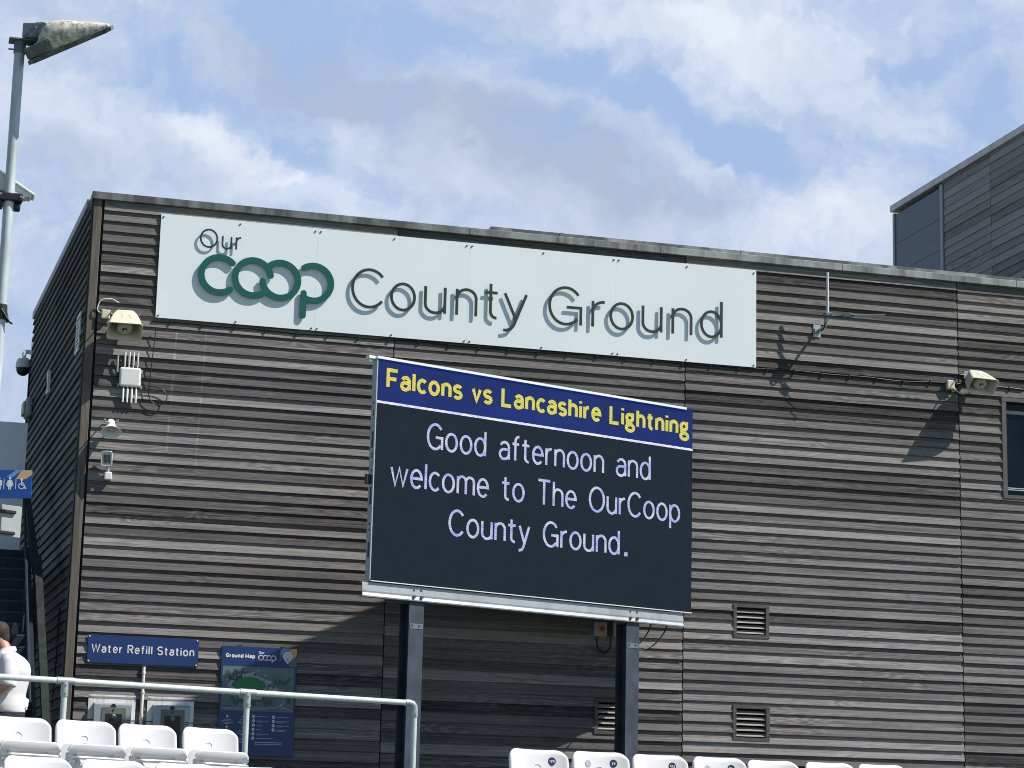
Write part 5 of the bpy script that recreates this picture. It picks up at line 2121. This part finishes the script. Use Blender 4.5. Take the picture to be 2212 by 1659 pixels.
def union(name, mb, mat, parent, vox=0.014, smooth=6):
    """fuse overlapping closed shapes into one skin"""
    o = mb.build(name, mat, None)
    r_ = o.modifiers.new('rm', 'REMESH')
    r_.mode = 'VOXEL'
    r_.voxel_size = vox
    r_.use_smooth_shade = True
    sm2 = o.modifiers.new('sm', 'SMOOTH')
    sm2.factor = 0.6
    sm2.iterations = smooth
    mods_to_mesh(o)
    o.data.materials.clear()
    o.data.materials.append(mat)
    o.data.polygons.foreach_set('use_smooth', [True] * len(o.data.polygons))
    o.parent = parent
    return o


def ring_e(cx, cy, z, rx, ry, tilt=0.0, n=28):
    return [(cx + rx * math.cos(2 * math.pi * k / n), cy + ry * math.sin(2 * math.pi * k / n), z + tilt * math.cos(2 * math.pi * k / n)) for k in range(n)]


b = MB()
# torso: rounded back, soft belly, blousing slightly over the belt
b.loft([ring_e(.015, 0, .905, .165, .165, .012), ring_e(.012, 0, .915, .182, .185, .012), ring_e(.015, 0, .97, .188, .195), ring_e(.020, 0, 1.07, .186, .192), ring_e(-.005, 0, 1.18, .182, .190), ring_e(-.025, 0, 1.28, .178, .196),
        ring_e(-.025, 0, 1.36, .158, .198, .01), ring_e(-.012, 0, 1.415, .120, .165, .012), ring_e(.008, 0, 1.452, .085, .095, .016), ring_e(.016, 0, 1.470, .070, .072, .018)])
for side in (-1, 1):
    sh_ = [(-.015, side * .15, 1.375), (-.03, side * .215, 1.325), (-.035, side * .245, 1.25), (-.025, side * .258, 1.165), (-.02, side * .262, 1.13)]
    b.tube(sh_, [.085, .085, .080, .082, .084], 20)
# soft folds
b.tube([(-.19, -.10, 1.02), (-.13, -.165, 1.06), (-.02, -.20, 1.13)], .016, 8)
b.tube([(-.18, -.08, .955), (-.10, -.175, .97), (.06, -.19, .99)], .018, 8)
b.tube([(-.165, -.05, 1.30), (-.12, -.14, 1.22), (-.05, -.19, 1.16)], .014, 8)
b.tube([(-.19, .04, .96), (-.185, -.06, 1.04)], .014, 8)
union('shirt', b, M['shirt'], pr, 0.012, 7)
b = MB()
b.loft([ring_e(0, 0, .985, .160, .162), ring_e(0, 0, .93, .170, .172), ring_e(-.01, 0, .85, .165, .178), ring_e(0, 0, .78, .12, .16)])
for side in (-1, 1):
    b.tube([(0, side * .085, .88), (.01, side * .098, .70), (.02, side * .105, .48), (.0, side * .11, .25), (.0, side * .112, .085)], [.105, .095, .080, .074, .070], 18)
union('trousers', b, M['trousers'], pr, 0.016, 4)
for side in (-1, 1):
    b = MB()
    b.bbox(-.08, .20, side * .113 - .048, side * .113 + .048, 0.0, .085, .03, 3)
    b.build('shoe', M['shoe'], pr)
# hair cap, ears, collar, facial features
b = MB()
b.loft([ring_e(.110 - .10 * math.sin(R(a_)) * 0.12, 0, 1.628 + .094 * math.sin(R(a_)), max(.004, .096 * math.cos(R(a_))), max(.004, .0935 * math.cos(R(a_))), 0, 24) for a_ in range(-88, 89, 11)])
b.tube([(.080, 0, 1.60), (.066, 0, 1.555), (.060, 0, 1.530)], [.070, .060, .046], 18)
union('hair', b, M['hair'], pr, 0.010, 3)
for side in (-1, 1):
    b = MB()
    b.loft([[(.120 + r_ * .55 * math.cos(2 * math.pi * k / 14), side * (.088 + d_), 1.590 + r_ * math.sin(2 * math.pi * k / 14)) for k in range(14)] for d_, r_ in ((0, .022), (.012, .030), (.020, .030), (.022, .022))])
    b.build('ear', M['skin'], pr)
b = MB()
b.loft([[(.028 + .076 * math.cos(2 * math.pi * k / 24) * s1_, .074 * math.sin(2 * math.pi * k / 24) * s1_, z_ + .018 * math.cos(2 * math.pi * k / 24) * -1) for k in range(24)] for z_, s1_ in ((1.435, 1.10), (1.462, 1.0), (1.485, .96), (1.475, 1.08), (1.445, 1.18))], False, False)
b.build('collar', M['shirt'], pr)
b = MB()
b.loft([[(.205 + d_, r_ * .8 * math.cos(2 * math.pi * k / 10), 1.588 - d_ * .4 + r_ * math.sin(2 * math.pi * k / 10)) for k in range(10)] for d_, r_ in ((0, .020), (.018, .015), (.026, .006))])
b.build('nose', M['skin'], pr)
b = MB()
for side in (-1, 1):
    b.tube([(.192, side * .035, 1.618), (.204, side * .033, 1.617)], .011, 10)
build_each(b, 'eye', M['white_plastic'], pr)
b = MB()
b.tube([(.196, -.024, 1.548), (.204, 0, 1.546), (.196, .024, 1.548)], .006, 8)
b.build('mouth', M['red'], pr)
